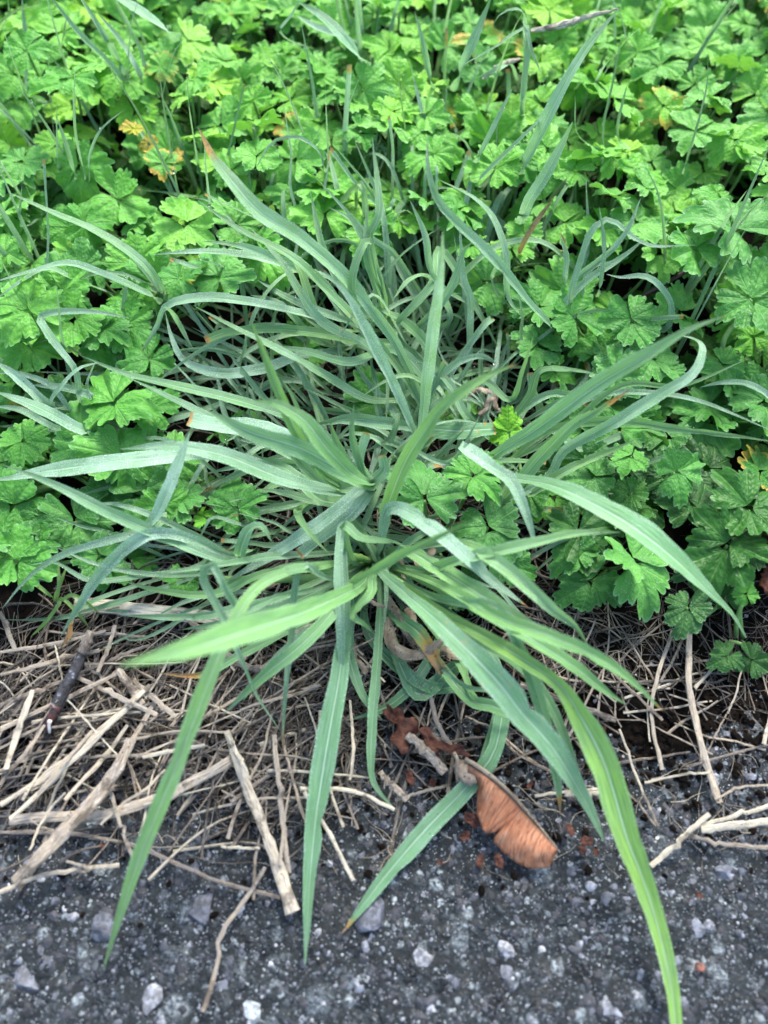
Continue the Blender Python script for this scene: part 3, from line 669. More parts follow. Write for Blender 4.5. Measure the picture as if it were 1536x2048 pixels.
b([(660, 560, 5), (560, 530, 6), (490, 512, 7), (400, 505, 7.4), (300, 510, 7.4)], 26, .8, .4)
b([(700, 640, 4), (640, 560, 5.6), (560, 520, 6.6), (480, 492, 7.4), (400, 482, 8)], 28, .6, .5)
fill(Cc, RC, 44, (.1, pi * 1.2), (.04, .10), (.02, .06), (.0018, .0048), (.3, 1), (.4, .85), .03, 51)
fill(Cc, P(640, 760, .3), 28, (0, pi * 2), (.03, .08), (.008, .03), (.002, .0055), (.4, 1), (.2, .55), .03, 52)

def fine(px, py, label, n, az, seed, reach=(.03, .09), lift=(.02, .06), w=(.0014, .0042), frost=(.2, .95), tone=(.35, .85), spread=.03):
    T, R_ = tuft(px, py, label); fill(T, R_, n, az, reach, lift, w, frost, tone, spread, seed, (.0, .6), .25, .2); return T
fine(600, 640, 'dense low tuft of fine pale blades behind the clump on its left side', 62, (.3, pi * 1.3), 501, spread=.035)
fine(930, 620, 'dense low tuft of fine pale blades behind the clump on its right side', 50, (-.3, pi * .9), 502, spread=.03)
fine(760, 560, 'fine upright yellow green shoots at the very back of the clump', 26, (.2, pi * .8), 503, (.01, .05), (.03, .07), tone=(.5, .95), spread=.03)
fine(500, 870, 'fine frosted blades filling the left flank of the clump', 48, (pi * .5, pi * 1.4), 504, (.03, .08), (.012, .04), frost=(.5, 1), tone=(.25, .6), spread=.028)
fine(900, 1000, 'short fine green blades between the clump and the mottled buttercup', 26, (-.8, 1.2), 505, (.02, .05), (.008, .03), tone=(.3, .7), spread=.02)
# --- right hand tuft
E, RE = tuft(1020, 945, 'grass tuft on the right with long smooth blades reaching up over the buttercups')
b = lambda *a, **k: blade(E, *a, root=RE, **k)
b([(983, 917, 4), (1068, 862, 6), (1193, 772, 8.6), (1293, 712, 10.4), (1380, 660, 11.6), (1455, 630, 12.2)], 52, .3, .5, .03, fold=.3, peak=.45, wav=.03, roll=-.2)
b([(1005, 1000, 3), (1085, 910, 5.4), (1148, 847, 7), (1193, 822, 7.6), (1264, 777, 8.2)], 38, .25, .68, .16, peak=.35, base=.6)
b([(1000, 1000, 2.4), (1093, 957, 3.6), (1125, 903, 4.6), (1218, 850, 6), (1318, 790, 7), (1385, 748, 7.6), (1404, 708, 7.8), (1392, 680, 7.2), (1350, 668, 6.6)], 32, .7, .4, peak=.5, n=42)
b([(1060, 990, 3), (1120, 950, 4.4), (1168, 925, 5), (1272, 880, 6)], 26, .3, .72)
b([(1020, 920, 3), (1100, 860, 4), (1200, 842, 5), (1248, 840, 5.4), (1340, 855, 5.6), (1440, 868, 5.6), (1555, 884, 5.4)], 24, .2, .62, peak=.4)
b([(1040, 880, 3), (1200, 790, 5), (1320, 788, 5.6), (1400, 803, 5.6), (1470, 830, 5.6), (1550, 864, 5.4)], 16, .8, .35)
b([(985, 930, 4), (925, 895, 6), (970, 925, 6.4), (1020, 960, 6.6), (1046, 1010, 6.4), (1062, 1060, 6), (1073, 1104, 5.4)], 38, 1.0, .25, peak=.5, base=.6)
b([(1000, 950, 4), (1045, 960, 5), (1100, 970, 6), (1180, 1005, 6.8), (1268, 1056, 6.8), (1333, 1106, 6.2), (1418, 1184, 4.8), (1468, 1235, 3.6), (1492, 1276, 3)], [22, 22, 30, 44, 62, 56, 28, 12, 4], .3, .45, fold=.22, peak=.52, wav=.02, base=.25, n=44)
b([(980, 925, 3), (1010, 922, 3.6), (1092, 925, 4)], 16, .3, .55, cut=True)
b([(1000, 1010, 1.6), (1060, 1018, 2.2), (1120, 1020, 2.4), (1170, 1030, 2.4)], 16, .3, .62, .35, peak=.5)
b([(1000, 930, 3), (1100, 880, 4), (1245, 770, 6), (1358, 772, 6.4), (1498, 717, 7)], 16, .2, .5)
b([(1000, 880, 2), (1060, 790, 4), (1080, 742, 5), (1140, 740, 5.4), (1210, 752, 5.4)], 20, .2, .62)
b([(1000, 880, 2), (1100, 862, 3), (1160, 900, 3.4), (1248, 868, 3.6)], 24, .4, .35, cut=True)
b([(1080, 830, 2), (1065, 780, 3.4), (1060, 745, 4)], 22, .3, .4, cut=True)
b([(1010, 900, 1.6), (930, 830, 3), (900, 770, 3.6), (830, 700, 4)], 24, .4, .45)
fill(E, RE, 18, (-.2, pi * .9), (.03, .08), (.01, .03), (.0015, .004), (.3, .9), (.25, .6), .02, 61)
fill(E, P(1000, 800, .3), 20, (0, pi * 2), (.02, .05), (.004, .02), (.0015, .0035), (.2, .8), (.2, .6), .03, 62)

# --- tufts at the left
F_, RF = tuft(520, 1115, 'frosty tuft with thin blades arching left down to the straw')
b = lambda *a, **k: blade(F_, *a, root=RF, **k)
b([(470, 1125, 3), (425, 1115, 4), (300, 1060, 5), (220, 1025, 5.6), (100, 965, 6.2), (4, 929, 6.8)], 32, .5, .45, peak=.5)
b([(470, 1120, 3), (380, 1085, 4), (310, 1065, 4.4), (200, 1085, 4.4), (120, 1112, 4), (60, 1152, 3.4), (4, 1217, 2.4)], 22, .9, .3)
b([(460, 1110, 3), (390, 1080, 4.4), (310, 1065, 5), (262, 1088, 4.6), (205, 1140, 3.8), (165, 1200, 2.8), (120, 1275, 1.6)], 34, .95, .3, peak=.5)
b([(480, 1110, 2.4), (380, 1090, 3.6), (300, 1060, 4.6), (320, 1022, 5.6), (350, 950, 6.6), (380, 865, 7.4)], 40, .9, .35, peak=.75)
b([(500, 1100, 2.4), (480, 1110, 4), (500, 1060, 5), (520, 1052, 5.2), (545, 1085, 5)], 34, .3, .45, peak=.55)
b([(420, 1130, 2), (300, 1150, 2.4), (180, 1160, 3), (110, 1125, 3.4), (60, 1130, 3.2)], 16, .7, .4)
b([(450, 1140, 2), (330, 1150, 2.4), (200, 1130, 3), (100, 1090, 3.4)], 14, .7, .4)
b([(400, 1150, 1.4), (250, 1200, 1.6), (120, 1235, 1.2), (0, 1240, .8)], 16, .4, .3)
b([(150, 1225, 2), (140, 1270, 1.8), (118, 1300, 1.4)], 14, .6, .45, .3)
fill(F_, RF, 18, (pi * .7, pi * 1.3), (.03, .08), (.006, .02), (.0015, .0035), (.4, .95), (.2, .55), .014, 71)
G_, RG = tuft(120, 1215, 'small bright yellow green grass seedling beside the pale flat straw')
b = lambda *a, **k: blade(G_, *a, root=RG, **k)
for q in ([(100, 1190, 2), (60, 1165, 2.4), (32, 1180, 2.4)], [(118, 1180, 2.4), (118, 1120, 3)], [(130, 1200, 2), (160, 1230, 1.6), (178, 1255, 1)], [(110, 1220, 1.4), (85, 1262, .8)],
          [(120, 1205, 2), (95, 1240, 1.4), (60, 1275, .8)], [(125, 1200, 2), (150, 1190, 2.6), (205, 1230, 1.8)], [(112, 1190, 2), (135, 1130, 3)]):
    b(q, 10, .15, .92, n=16)
def mini_tuft(px, py, label, blades, w=18, frost=.7, tone=.45, group='grass tufts', fillers=0, seed=5, rust=0., **kw):
    T, R = tuft(px, py, label, group=group)
    for q in blades:
        ww = w
        if isinstance(q, tuple): q, ww = q
        blade(T, q, ww, max(0, min(1, frost + rnd.uniform(-.15, .15))), tone + rnd.uniform(-.08, .08), root=R, rust=rust, **kw)
    if fillers: fill(T, R, fillers, (0, 2 * pi), (.02, .07), (.03, .08), (.002, .005), (.3, .9), (.3, .6), .01, seed)
    return T
mini_tuft(190, 850, 'left tuft of frosted bent blades lying over the buttercup leaves',
    [([(165, 860, 4.5), (75, 815, 5.4), (-10, 782, 6)], 32), ([(90, 805, 5), (45, 762, 5.6), (-10, 722, 6)], 26), ([(100, 812, 5), (125, 772, 6), (160, 737, 6.4), (200, 725, 6.2)], 20),
     ([(160, 800, 4.5), (150, 740, 6), (120, 700, 6.6), (92, 660, 7), (80, 634, 7), (120, 624, 7.2), (200, 625, 7.2), (262, 637, 7.2)], 20), ([(150, 830, 4), (100, 770, 5), (30, 745, 5.4), (-10, 748, 5.4)], 16),
     ([(180, 790, 5), (130, 775, 5), (60, 770, 5)], 20), ([(190, 800, 4), (175, 770, 5), (192, 720, 5.6)], 12), ([(120, 860, 4), (40, 820, 5), (-10, 812, 5)], 18)], frost=.9, tone=.3, fillers=6, seed=81)
mini_tuft(330, 640, 'two broad pale blades lying from the left edge across the buttercups',
    [([(300, 590, 6), (200, 547, 7.4), (140, 528, 7.8), (60, 545, 7.6), (-15, 565, 7)], 24), ([(150, 560, 6), (95, 538, 7), (50, 560, 7), (-10, 600, 6.6)], 18)], frost=.7, tone=.45)
mini_tuft(340, 590, 'single long streaked blade sloping down from the left edge to the clump',
    [([(330, 590, 6), (290, 530, 7.6), (200, 467, 8.6), (100, 423, 9.2), (16, 384, 9.6)], 24), ([(320, 580, 6), (255, 500, 7.6), (215, 465, 8)], 12)], frost=.4, tone=.65)
mini_tuft(265, 200, 'dark blue green tuft of straight blades at the upper left',
    [([(262, 182, 6), (215, 125, 8), (165, 75, 9.4), (95, -15, 11)], 20), ([(262, 175, 6), (235, 120, 8), (200, 55, 10), (150, -20, 11)], 18), ([(280, 150, 7), (240, 80, 8), (190, 20, 9)], 14), ([(60, 190, 6), (55, 100, 8), (43, -15, 10)], 15), ([(290, 170, 6), (285, 110, 7), (262, 60, 8)], 10)], frost=.6, tone=.3)
mini_tuft(172, 372, 'upright thin blue green blades left of the yellowed leaf',
    [([(172, 355, 6), (152, 262, 9), (149, 200, 10.4), (150, 132, 12)], 11), ([(118, 330, 6), (115, 260, 8), (112, 205, 9.4)], 12), ([(152, 352, 6), (130, 280, 8), (112, 230, 9)], 12), ([(180, 360, 6), (180, 310, 8), (205, 255, 9.4), (248, 220, 9.6)], 9), ([(42, 450, 6), (44, 370, 8)], 10)], frost=.55, tone=.4)
mini_tuft(350, 95, 'broad pale blade leaning left at the top edge',
    [([(345, 70, 8), (300, 38, 9), (262, 12, 9.6), (220, -12, 10)], 34), ([(335, 60, 8), (330, 90, 7)], 8)], frost=.5, tone=.4)
mini_tuft(735, 150, 'broad frosted blade leaning left near the top centre',
    [([(722, 118, 8), (695, 85, 9), (650, 38, 9.6), (595, 3, 10)], 30), ([(700, 80, 7), (640, 60, 8), (590, 30, 8)], 20), ([(560, 60, 8), (585, 30, 8.4), (600, -5, 9)], 9)], frost=.8, tone=.35)
mini_tuft(650, 350, 'slender pale blade bent in an arch over the leaves',
    [([(650, 340, 7), (642, 312, 8), (620, 286, 9), (588, 272, 9.4), (545, 285, 9), (522, 318, 8), (510, 342, 7)], 9)], frost=.7, tone=.5)
mini_tuft(1080, 690, 'long arching pale blade right of the upright blades',
    [([(1100, 652, 5), (1060, 610, 6.6), (1020, 560, 8), (975, 505, 9.2), (918, 450, 10.2), (875, 398, 11), (855, 330, 11.8), (857, 268, 12.2)], 30), ([(1015, 590, 6), (1012, 510, 8), (985, 435, 9), (950, 398, 9.6), (875, 358, 10)], 20),
     ([(870, 560, 6), (850, 470, 8), (820, 400, 9)], 18), ([(985, 570, 5), (1000, 520, 7), (1018, 470, 8)], 12)], frost=.6, tone=.5)
mini_tuft(1040, 350, 'tallest blade pointing to the upper right over the buttercups',
    [([(1040, 345, 6.5), (1068, 295, 8), (1108, 212, 10), (1143, 145, 11), (1198, 65, 12), (1241, 14, 12.6)], 38), ([(955, 365, 6.5), (1020, 300, 8), (1065, 255, 9), (1110, 205, 9.6)], 16)], frost=.6, tone=.45)
mini_tuft(1040, 460, 'single pale upright blade pointing right in the upper buttercups',
    [([(1043, 440, 6.5), (1062, 395, 8), (1093, 345, 9), (1122, 290, 10), (1146, 242, 11)], 30)], frost=.7, tone=.42, peak=.5)
mini_tuft(955, 335, 'short pale blade pointing right in the upper centre',
    [([(955, 320, 7), (985, 260, 8.6), (1026, 174, 10)], 17)], frost=.7, tone=.45)
mini_tuft(915, 185, 'two pale blades crossing at the top centre',
    [([(912, 170, 7), (935, 110, 9), (960, 50, 10), (985, -12, 11)], 26), ([(862, 168, 7), (848, 90, 9), (829, 22, 10)], 15)], frost=.55, tone=.45)
mini_tuft(1042, 260, 'branching grass shoot with drooping blades at the top',
    [([(1042, 235, 6.5), (1050, 140, 9), (1053, 58, 10.6), (1045, 45, 10.8)], 16), ([(1045, 200, 8), (1050, 60, 10.6), (990, 95, 10), (908, 140, 9)], 16), ([(1050, 90, 9), (1052, 50, 10.6), (1062, 100, 10), (1085, 152, 9)], 12), ([(1050, 80, 9), (1040, 20, 11), (1005, 25, 11), (985, 50, 10.6)], 14), ([(1020, 130, 7), (990, 140, 8), (955, 155, 7.5)], 18)], frost=.5, tone=.5)
mini_tuft(1180, 610, 'group of thin crossing blades right of the arching blade',
    [([(1140, 600, 5.5), (1160, 525, 7), (1185, 460, 8), (1215, 440, 8.4), (1290, 490, 7.4), (1392, 490, 7.4)], 18), ([(1150, 560, 5.5), (1210, 512, 7), (1250, 470, 8), (1282, 395, 9)], 18), ([(1110, 632, 4.5), (1168, 567, 6), (1248, 512, 7), (1292, 475, 7.6)], 20),
     ([(1200, 570, 6), (1208, 490, 7.6), (1198, 412, 9)], 12), ([(1330, 660, 4), (1342, 620, 5), (1325, 580, 6), (1290, 553, 6.4), (1240, 555, 6.2), (1212, 548, 6)], 20), ([(1130, 560, 6), (1133, 510, 7), (1118, 470, 7.6)], 14), ([(1160, 600, 5), (1180, 540, 6), (1230, 520, 6.6)], 12)], frost=.75, tone=.35)
mini_tuft(1370, 330, 'thin green grass stalk at the right among the buttercups',
    [([(1370, 330, 7), (1400, 230, 9), (1415, 160, 10), (1415, 105, 11)], 6), ([(1205, 285, 7), (1228, 150, 9.5), (1245, 60, 11)], 7), ([(1235, 270, 7), (1255, 165, 9)], 8), ([(1155, 270, 7), (1150, 190, 9)], 6)], frost=.3, tone=.6)
mini_tuft(1530, 880, 'frosty bent blade at the right edge between the leaves',
    [([(1545, 800, 5), (1500, 770, 6), (1440, 765, 6.4), (1400, 775, 6)], 18), ([(1550, 690, 5), (1530, 640, 6), (1480, 620, 6)], 10)], frost=.8, tone=.3)
mini_tuft(20, 60, 'yellowing narrow blades in the top left corner',
    [([(0, 60, 8), (20, 20, 9.5), (15, -10, 10)], 14), ([(-5, 50, 9), (35, 20, 9.6), (80, 10, 9.6)], 9), ([(122, 95, 8), (130, 60, 9), (133, 30, 9.4)], 12)], frost=.3, tone=.9)
mini_tuft(1075, 500, 'faded yellow blade with orange rust behind the arching blade',
    [([(1040, 500, 6.5), (1065, 455, 7.4), (1108, 395, 8.4)], 14), ([(1130, 500, 6), (1128, 480, 7), (1118, 465, 7)], 9)], frost=.3, tone=.75, rust=1.0, tip=.6)

r2 = random.Random(404)
for i in range(34):
    px, py = r2.uniform(0, 1536), r2.uniform(40, 620)
    if 420 < px < 1150 and py > 330: continue
    z = 5.5; p = P(px, py, z); T, R_ = None, None
    g = ground(p[0], p[1]); T = empty('grass_shoot', (p[0], p[1], g)); R_ = np.array([p[0], p[1], g])
    tag(T, 'thin grass shoot poking up through the buttercup carpet', 'grass', 'thin grass shoots among the buttercups')
    for k in range(r2.choice([1, 2, 2, 3])):
        a = r2.uniform(0, 2 * pi); l = r2.uniform(.01, .05); hh = r2.uniform(.075, .115)
        blade(T, [R_ + np.array([cos(a) * l * t, sin(a) * l * t, hh * (1 - (1 - t) ** 1.5)]) for t in (0, .35, .7, 1)], r2.uniform(.0012, .0036), r2.uniform(.4, .95), r2.uniform(.5, .9), world=True, n=18)
# ------------------------------------------------------------------ creeping buttercups
def leaflet(seed, na=57, nr=8, A=1.34):
    rg = np.random.default_rng(seed)
    ph = np.linspace(-A, A, na); rr = np.linspace(0, 1, nr) ** .8
    cs = np.array([-.76, 0, .76]) + rg.normal(0, .05, 3); L = np.array([.84, 1.0, .84]) * (1 + rg.normal(0, .06, 3)); wd = np.array([.55, .48, .55])
    R = np.full(na, .34); tt = np.ones(na)
    for c, l, w in zip(cs, L, wd):
        q = np.abs(ph - c) / w
        lob = l * np.clip(1 - q ** 2.2 * .22, 0, 1)
        tx = ((ph - c) / w * 2.1 + .5) % 1 - .5                                   # blunt teeth with sharp notches
        teeth = l * (.02 + rg.uniform(.08, .14) * np.abs(2 * tx) ** 2.2)
        lob = lob - teeth * (q < 1.25)
        cleft = .50 + .04 * rg.normal()
        lob = np.where(q > 1, lob * np.clip(1 - (q - 1) * 2.2, 0, 1), lob)
        upd = lob > R; R = np.where(upd, lob, R); tt = np.minimum(tt, np.clip(q, 0, 1))
    # notches between the lobes
    for c in ((cs[0] + cs[1]) / 2, (cs[1] + cs[2]) / 2):
        R -= rg.uniform(.10, .22) * np.exp(-np.abs((ph - c) / .055) ** 1.3)
    R *= 1 - .75 * sstep(A - .20, A, np.abs(ph))
    R = np.clip(R, .1, 1.1)
    RR = rr[:, None] * R[None, :]
    X = RR * np.sin(ph)[None]; Y = RR * np.cos(ph)[None]
    fold = rg.uniform(.02, .30); droop = rg.uniform(-.05, .55); cup = rg.uniform(-.25, .3)
    Z = RR * (rg.uniform(.05, .13) * tt[None] ** 1.3) - .12 * RR * np.exp(-(ph / .10) ** 2)[None] * .3
    Z += fold * np.abs(X) + cup * X ** 2 - droop * RR ** 2.2
    Z += .07 * RR ** 2 * np.sin(ph * 11 + rg.uniform(0, 6))[None] + .26 * RR * (vnoise(X * 3 + 9, Y * 3, seed) - .5)
    # radial shoulder puckering between veins
    Z += .02 * np.sin(RR * 22) * tt[None]
    V = np.stack([X, Y, Z], -1).reshape(-1, 3)
    return V, grid_faces(nr, na), np.tile(tt, nr), np.repeat(rr, na)
def rotm(yaw, pitch, roll):
    cy, sy, cp, sp, cr, sr = cos(yaw), sin(yaw), cos(pitch), sin(pitch), cos(roll), sin(roll)
    Rz = np.array([[cy, -sy, 0], [sy, cy, 0], [0, 0, 1]]); Rx = np.array([[1, 0, 0], [0, cp, -sp], [0, sp, cp]]); Ry = np.array([[cr, 0, sr], [0, 1, 0], [-sr, 0, cr]])
    return Rz @ Rx @ Ry
def leaf_arrays(seed, na=57, nr=7):
    rg = np.random.default_rng(seed); Vs, Fs, ts, rs, off = [], [], [], [], 0
    for k, yaw in enumerate((0, 1.85 + rg.normal(0, .18), -1.85 + rg.normal(0, .18))):
        V, F, t, r = leaflet(seed * 3 + k, na, nr)
        sc = (.60 if k == 0 else .52) * rg.uniform(.92, 1.08)
        V = V * sc + np.array([0, .07 if k == 0 else .02, 0])
        V = V @ rotm(yaw, rg.uniform(-.15, .40), rg.uniform(-.35, .35)).T
        V[:, 2] += .02 * k
        Vs.append(V); Fs.append(F + off); ts.append(t); rs.append(r); off += len(V)
    return np.vstack(Vs), np.vstack(Fs), np.concatenate(ts), np.concatenate(rs)
LEAF_ME = {}
def leaf_mesh(k, mat):
    key = (k, mat)
    if key not in LEAF_ME:
        V, F, t, r = leaf_arrays(100 + k)
        o = build('leaf', V, F, MAT[mat], None, {'t': t, 'r': r}); LEAF_ME[key] = o.data
        bpy.data.objects.remove(o)
    return LEAF_ME[key]
NV = 26
from mathutils import Matrix, Euler, Vector
def add_leaf(plant, base, pos, size, yaw, tiltx, tilty, tone, dew=.4, mat='leaf', k=None, hook=False):
    me = leaf_mesh(rnd.randrange(NV) if k is None else k, mat)
    o = bpy.data.objects.new('leaf', me); COL.objects.link(o); o.parent = plant
    o.location = Vector(pos) - plant.location
    R = Euler((tiltx, tilty, 0)).to_matrix() @ Euler((0, 0, yaw)).to_matrix()
    o.rotation_euler = R.to_euler(); o.scale = (size, size, size)
    o['ptone'] = float(min(1, max(0, tone))); o['dew'] = float(dew); o['age'] = float(rnd.uniform(.4, 1) if rnd.random() < .03 else 0)
    # petiole
    b0 = np.array(base); p = np.array(pos); mid = (b0 + p) / 2 + np.array([(p[0] - b0[0]) * .3, (p[1] - b0[1]) * .3, .12 * (p[2] - b0[2])])
    C, s = catmull([b0, mid, p + np.array([0, 0, -.0008])], 9)
    tube('stem', C, np.linspace(.0010, .0007, 9), MAT['stem'], plant, 5, s=s)
    return o
def plant_at(x, y, label, group='creeping buttercups'):
    o = empty('buttercup_plant', (x, y, ground(x, y))); tag(o, label, 'buttercup', group); return o
# leaves named one by one: (px, py, z cm, width px, yaw deg, tone, dew, mat)
SPEC = [
 ('pale frosted buttercup with drooping leaf on bare soil at the lower right', (1215, 1140), [(1262, 1118, 3.0, 205, 200, .45, .9, 'leaf'), (1185, 1160, 2.2, 150, 120, .15, .4, 'leaf'), (1150, 1105, 2.6, 120, 40, .25, .6, 'leaf')]),
 ('single round wet buttercup leaf standing on the soil below the longest right blade', (1375, 1260), [(1376, 1215, 2.4, 110, 160, .3, .6, 'gloss'), (1450, 1200, 1.8, 80, 30, .5, .2, 'gloss')]),
 ('tiny pale buttercup seedling on a hairy stem at the right edge', (1480, 1280), [(1492, 1190, 3.0, 68, 10, .6, .5, 'leaf')]),
 ('small dark buttercup seedling low on the soil at the right edge', (1485, 1330), [(1455, 1312, 1.2, 80, 120, .25, .3, 'gloss'), (1500, 1318, 1.0, 84, 230, .2, .3, 'gloss')]),
 ('mottled dark buttercup leaves between the blades at the centre of the clump', (870, 1090), [(850, 1000, 4.0, 190, 10, .25, .8, 'leaf'), (945, 955, 4.2, 150, 330, .45, .6, 'leaf'), (975, 1055, 3.4, 180, 200, .2, .7, 'leaf'), (930, 1180, 1.6, 120, 100, .3, .3, 'gloss'), (1010, 1130, 2.2, 130, 260, .2, .5, 'leaf')]),
 ('glossy dark green buttercup with large leaves at the right edge', (1450, 1120), [(1455, 1090, 3.4, 210, 150, .35, .1, 'gloss'), (1400, 1130, 2.4, 130, 250, .2, .3, 'gloss'), (1500, 1020, 4.0, 190, 30, .55, .2, 'gloss'), (1390, 1020, 3.2, 150, 80, .35, .4, 'gloss')]),
 ('buttercup with fresh small leaves below the yellow tipped blade', (1290, 960), [(1263, 912, 4.6, 105, 150, .5, .6, 'leaf'), (1350, 945, 4.2, 130, 300, .35, .6, 'leaf'), (1260, 985, 3.6, 100, 190, .6, .3, 'gloss'), (1190, 955, 3.6, 130, 90, .2, .7, 'leaf')]),
 ('buttercup with bright jagged leaf behind the cut rusty blade', (1020, 860), [(1018, 868, 3.4, 90, 10, .85, .1, 'leaf'), (1060, 990, 2.6, 120, 60, .2, .5, 'leaf')]),
 ('pale green buttercup leaves behind the short upright blade', (1090, 720), [(1075, 690, 3.6, 130, 170, .35, .8, 'leaf'), (1110, 745, 3.0, 100, 20, .5, .4, 'leaf')]),
 ('round leaved buttercup under the long right blade near its bend', (1240, 690), [(1150, 640, 4.8, 150, 20, .4, .5, 'leaf'), (1260, 640, 4.8, 150, 200, .3, .5, 'leaf'), (1200, 700, 3.6, 110, 80, .35, .4, 'leaf')]),
 ('large dewy buttercup leaf on a red stem at the right', (1420, 560), [(1470, 465, 7.0, 210, 60, .35, .8, 'leaf'), (1390, 500, 6.6, 170, 130, .45, .7, 'leaf'), (1500, 600, 6.0, 190, 230, .3, .5, 'leaf')]),
 ('buttercup leaves at the left under the broad frosted blade', (150, 960), [(170, 888, 3.8, 170, 20, .4, .6, 'leaf'), (45, 885, 3.6, 130, 300, .5, .5, 'leaf'), (290, 985, 2.6, 180, 170, .2, .7, 'leaf'), (215, 985, 2.4, 120, 220, .15, .5, 'leaf')]),
 ('left buttercup with coarsely cut leaf below the arching frosted blades', (120, 1130), [(30, 1120, 2.8, 170, 250, .45, .5, 'leaf'), (200, 1110, 2.0, 130, 200, .2, .6, 'leaf'), (90, 1040, 2.4, 110, 100, .2, .4, 'leaf')]),
 ('dark buttercup leaf by the frosted blade left of the clump base', (470, 1060), [(478, 1020, 3.0, 150, 20, .3, .6, 'leaf'), (410, 1035, 2.6, 60, 60, .75, .2, 'leaf'), (368, 1160, 1.4, 90, 190, .3, .3, 'leaf')]),
 ('fresh buttercup leaf framed by bent blades on the left', (225, 830), [(232, 812, 4.6, 190, 30, .5, .4, 'leaf'), (300, 820, 4.0, 130, 320, .4, .4, 'leaf')]),
 ('bright buttercup rosette left of the bent frosted blade', (70, 690), [(60, 625, 6.4, 170, 40, .65, .6, 'leaf'), (150, 640, 5.8, 150, 150, .6, .5, 'leaf'), (55, 690, 5.0, 150, 260, .5, .4, 'leaf'), (120, 590, 6.0, 150, 330, .5, .5, 'leaf'), (205, 680, 4.6, 130, 200, .4, .3, 'leaf')]),
 ('buttercup leaves between the frosted arch and the bent blade', (260, 680), [(255, 650, 5.0, 150, 200, .45, .5, 'leaf'), (210, 660, 5.2, 130, 120, .3, .5, 'leaf'), (300, 720, 4.6, 130, 30, .3, .4, 'leaf'), (360, 560, 6.0, 130, 300, .4, .6, 'leaf'), (440, 560, 6.0, 170, 20, .45, .8, 'leaf')]),
 ('big round toothed buttercup leaf at the upper left', (140, 230), [(146, 160, 8.4, 150, 100, .55, .3, 'leaf'), (55, 105, 8.4, 120, 30, .45, .3, 'leaf')]),
 ('yellowed withered buttercup leaf in a dark gap at the upper left', (275, 300), [(268, 258, 6.8, 56, 100, .6, .1, 'yellow'), (298, 288, 6.0, 60, 220, .1, .1, 'yellow')]),
]
taken = []
for lab, bpx, leaves in SPEC:
    bp = P(bpx[0], bpx[1], 0.3); pl = plant_at(bp[0], bp[1], lab)
    base = np.array([bp[0], bp[1], ground(bp[0], bp[1])])
    for (x, y, z, w, yaw, tone, dew, mt) in leaves:
        p = P(x, y, z); size = w / FPX * depth(x, y, z) * .84
        add_leaf(pl, base, p, size, radians(yaw), radians(rnd.uniform(-2, 22)), radians(rnd.uniform(-14, 14)), tone, dew, mt)
        taken.append((p[0], p[1], size * .30))
# the carpet behind: one plant per cell, each with several leaves
def in_poly(x, y, poly):
    c = False; j = len(poly) - 1
    for i in range(len(poly)):
        xi, yi = poly[i]; xj, yj = poly[j]
        if (yi > y) != (yj > y) and x < (xj - xi) * (y - yi) / (yj - yi) + xi: c = not c
        j = i
    return c
GRASS = [(300, 700), (470, 540), (620, 470), (860, 470), (960, 540), (1010, 640), (1130, 760), (1080, 900), (1000, 960), (900, 1050), (900, 1250), (500, 1250), (430, 1000), (330, 870)]
GAPS = [(250, 340, 60), (625, 330, 30), (1070, 165, 35), (1050, 400, 30), (700, 20, 40), (880, 640, 60)]
LOW = [(0, 1130), (240, 1130), (330, 1030), (500, 1020), (980, 1020), (1130, 1060), (1320, 1080), (1540, 1130)]
def low_y(x): return float(np.interp(x, [a for a, _ in LOW], [b_ for _, b_ in LOW]))
cellx = .055
plants = {}
side_stuff, canopy = [], []
sp = .0168
ys = np.arange(.10, .80, sp)
for iy, yy in enumerate(ys):
    for xx in np.arange(-.44, .44, sp):
        x = xx + rnd.uniform(-.008, .008) + (iy % 2) * sp / 2; y = yy + rnd.uniform(-.008, .008)
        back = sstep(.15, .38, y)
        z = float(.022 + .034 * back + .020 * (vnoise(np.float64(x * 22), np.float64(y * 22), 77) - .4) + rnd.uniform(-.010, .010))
        q = pix((x, y, z))
        if in_poly(q[0], q[1], GRASS): 
            if rnd.random() > .08: continue
            z = rnd.uniform(.008, .02)
        if q[1] > low_y(q[0]): continue
        if any((q[0] - gx) ** 2 + (q[1] - gy) ** 2 < gr * gr for gx, gy, gr in GAPS): continue
        if any((x - tx) ** 2 + (y - ty) ** 2 < tr * tr for tx, ty, tr in taken): continue
        size = (.0195 + .0145 * rnd.random()) * (1 - .05 * back)
        inside = -70 < q[0] < 1606 and q[1] > -90
        if q[1] < -330 or abs(q[0] - 768) > 1250: continue
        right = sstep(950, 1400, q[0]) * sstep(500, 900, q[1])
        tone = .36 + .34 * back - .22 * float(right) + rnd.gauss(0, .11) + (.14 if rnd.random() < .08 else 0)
        (canopy if inside else side_stuff).append((x, y, z, size, tone))
ci = 0
for (x, y, z, size, tone) in canopy:
    key = (round(x / cellx), round(y / cellx)); plants.setdefault(key, []).append((x, y, z, size, tone))
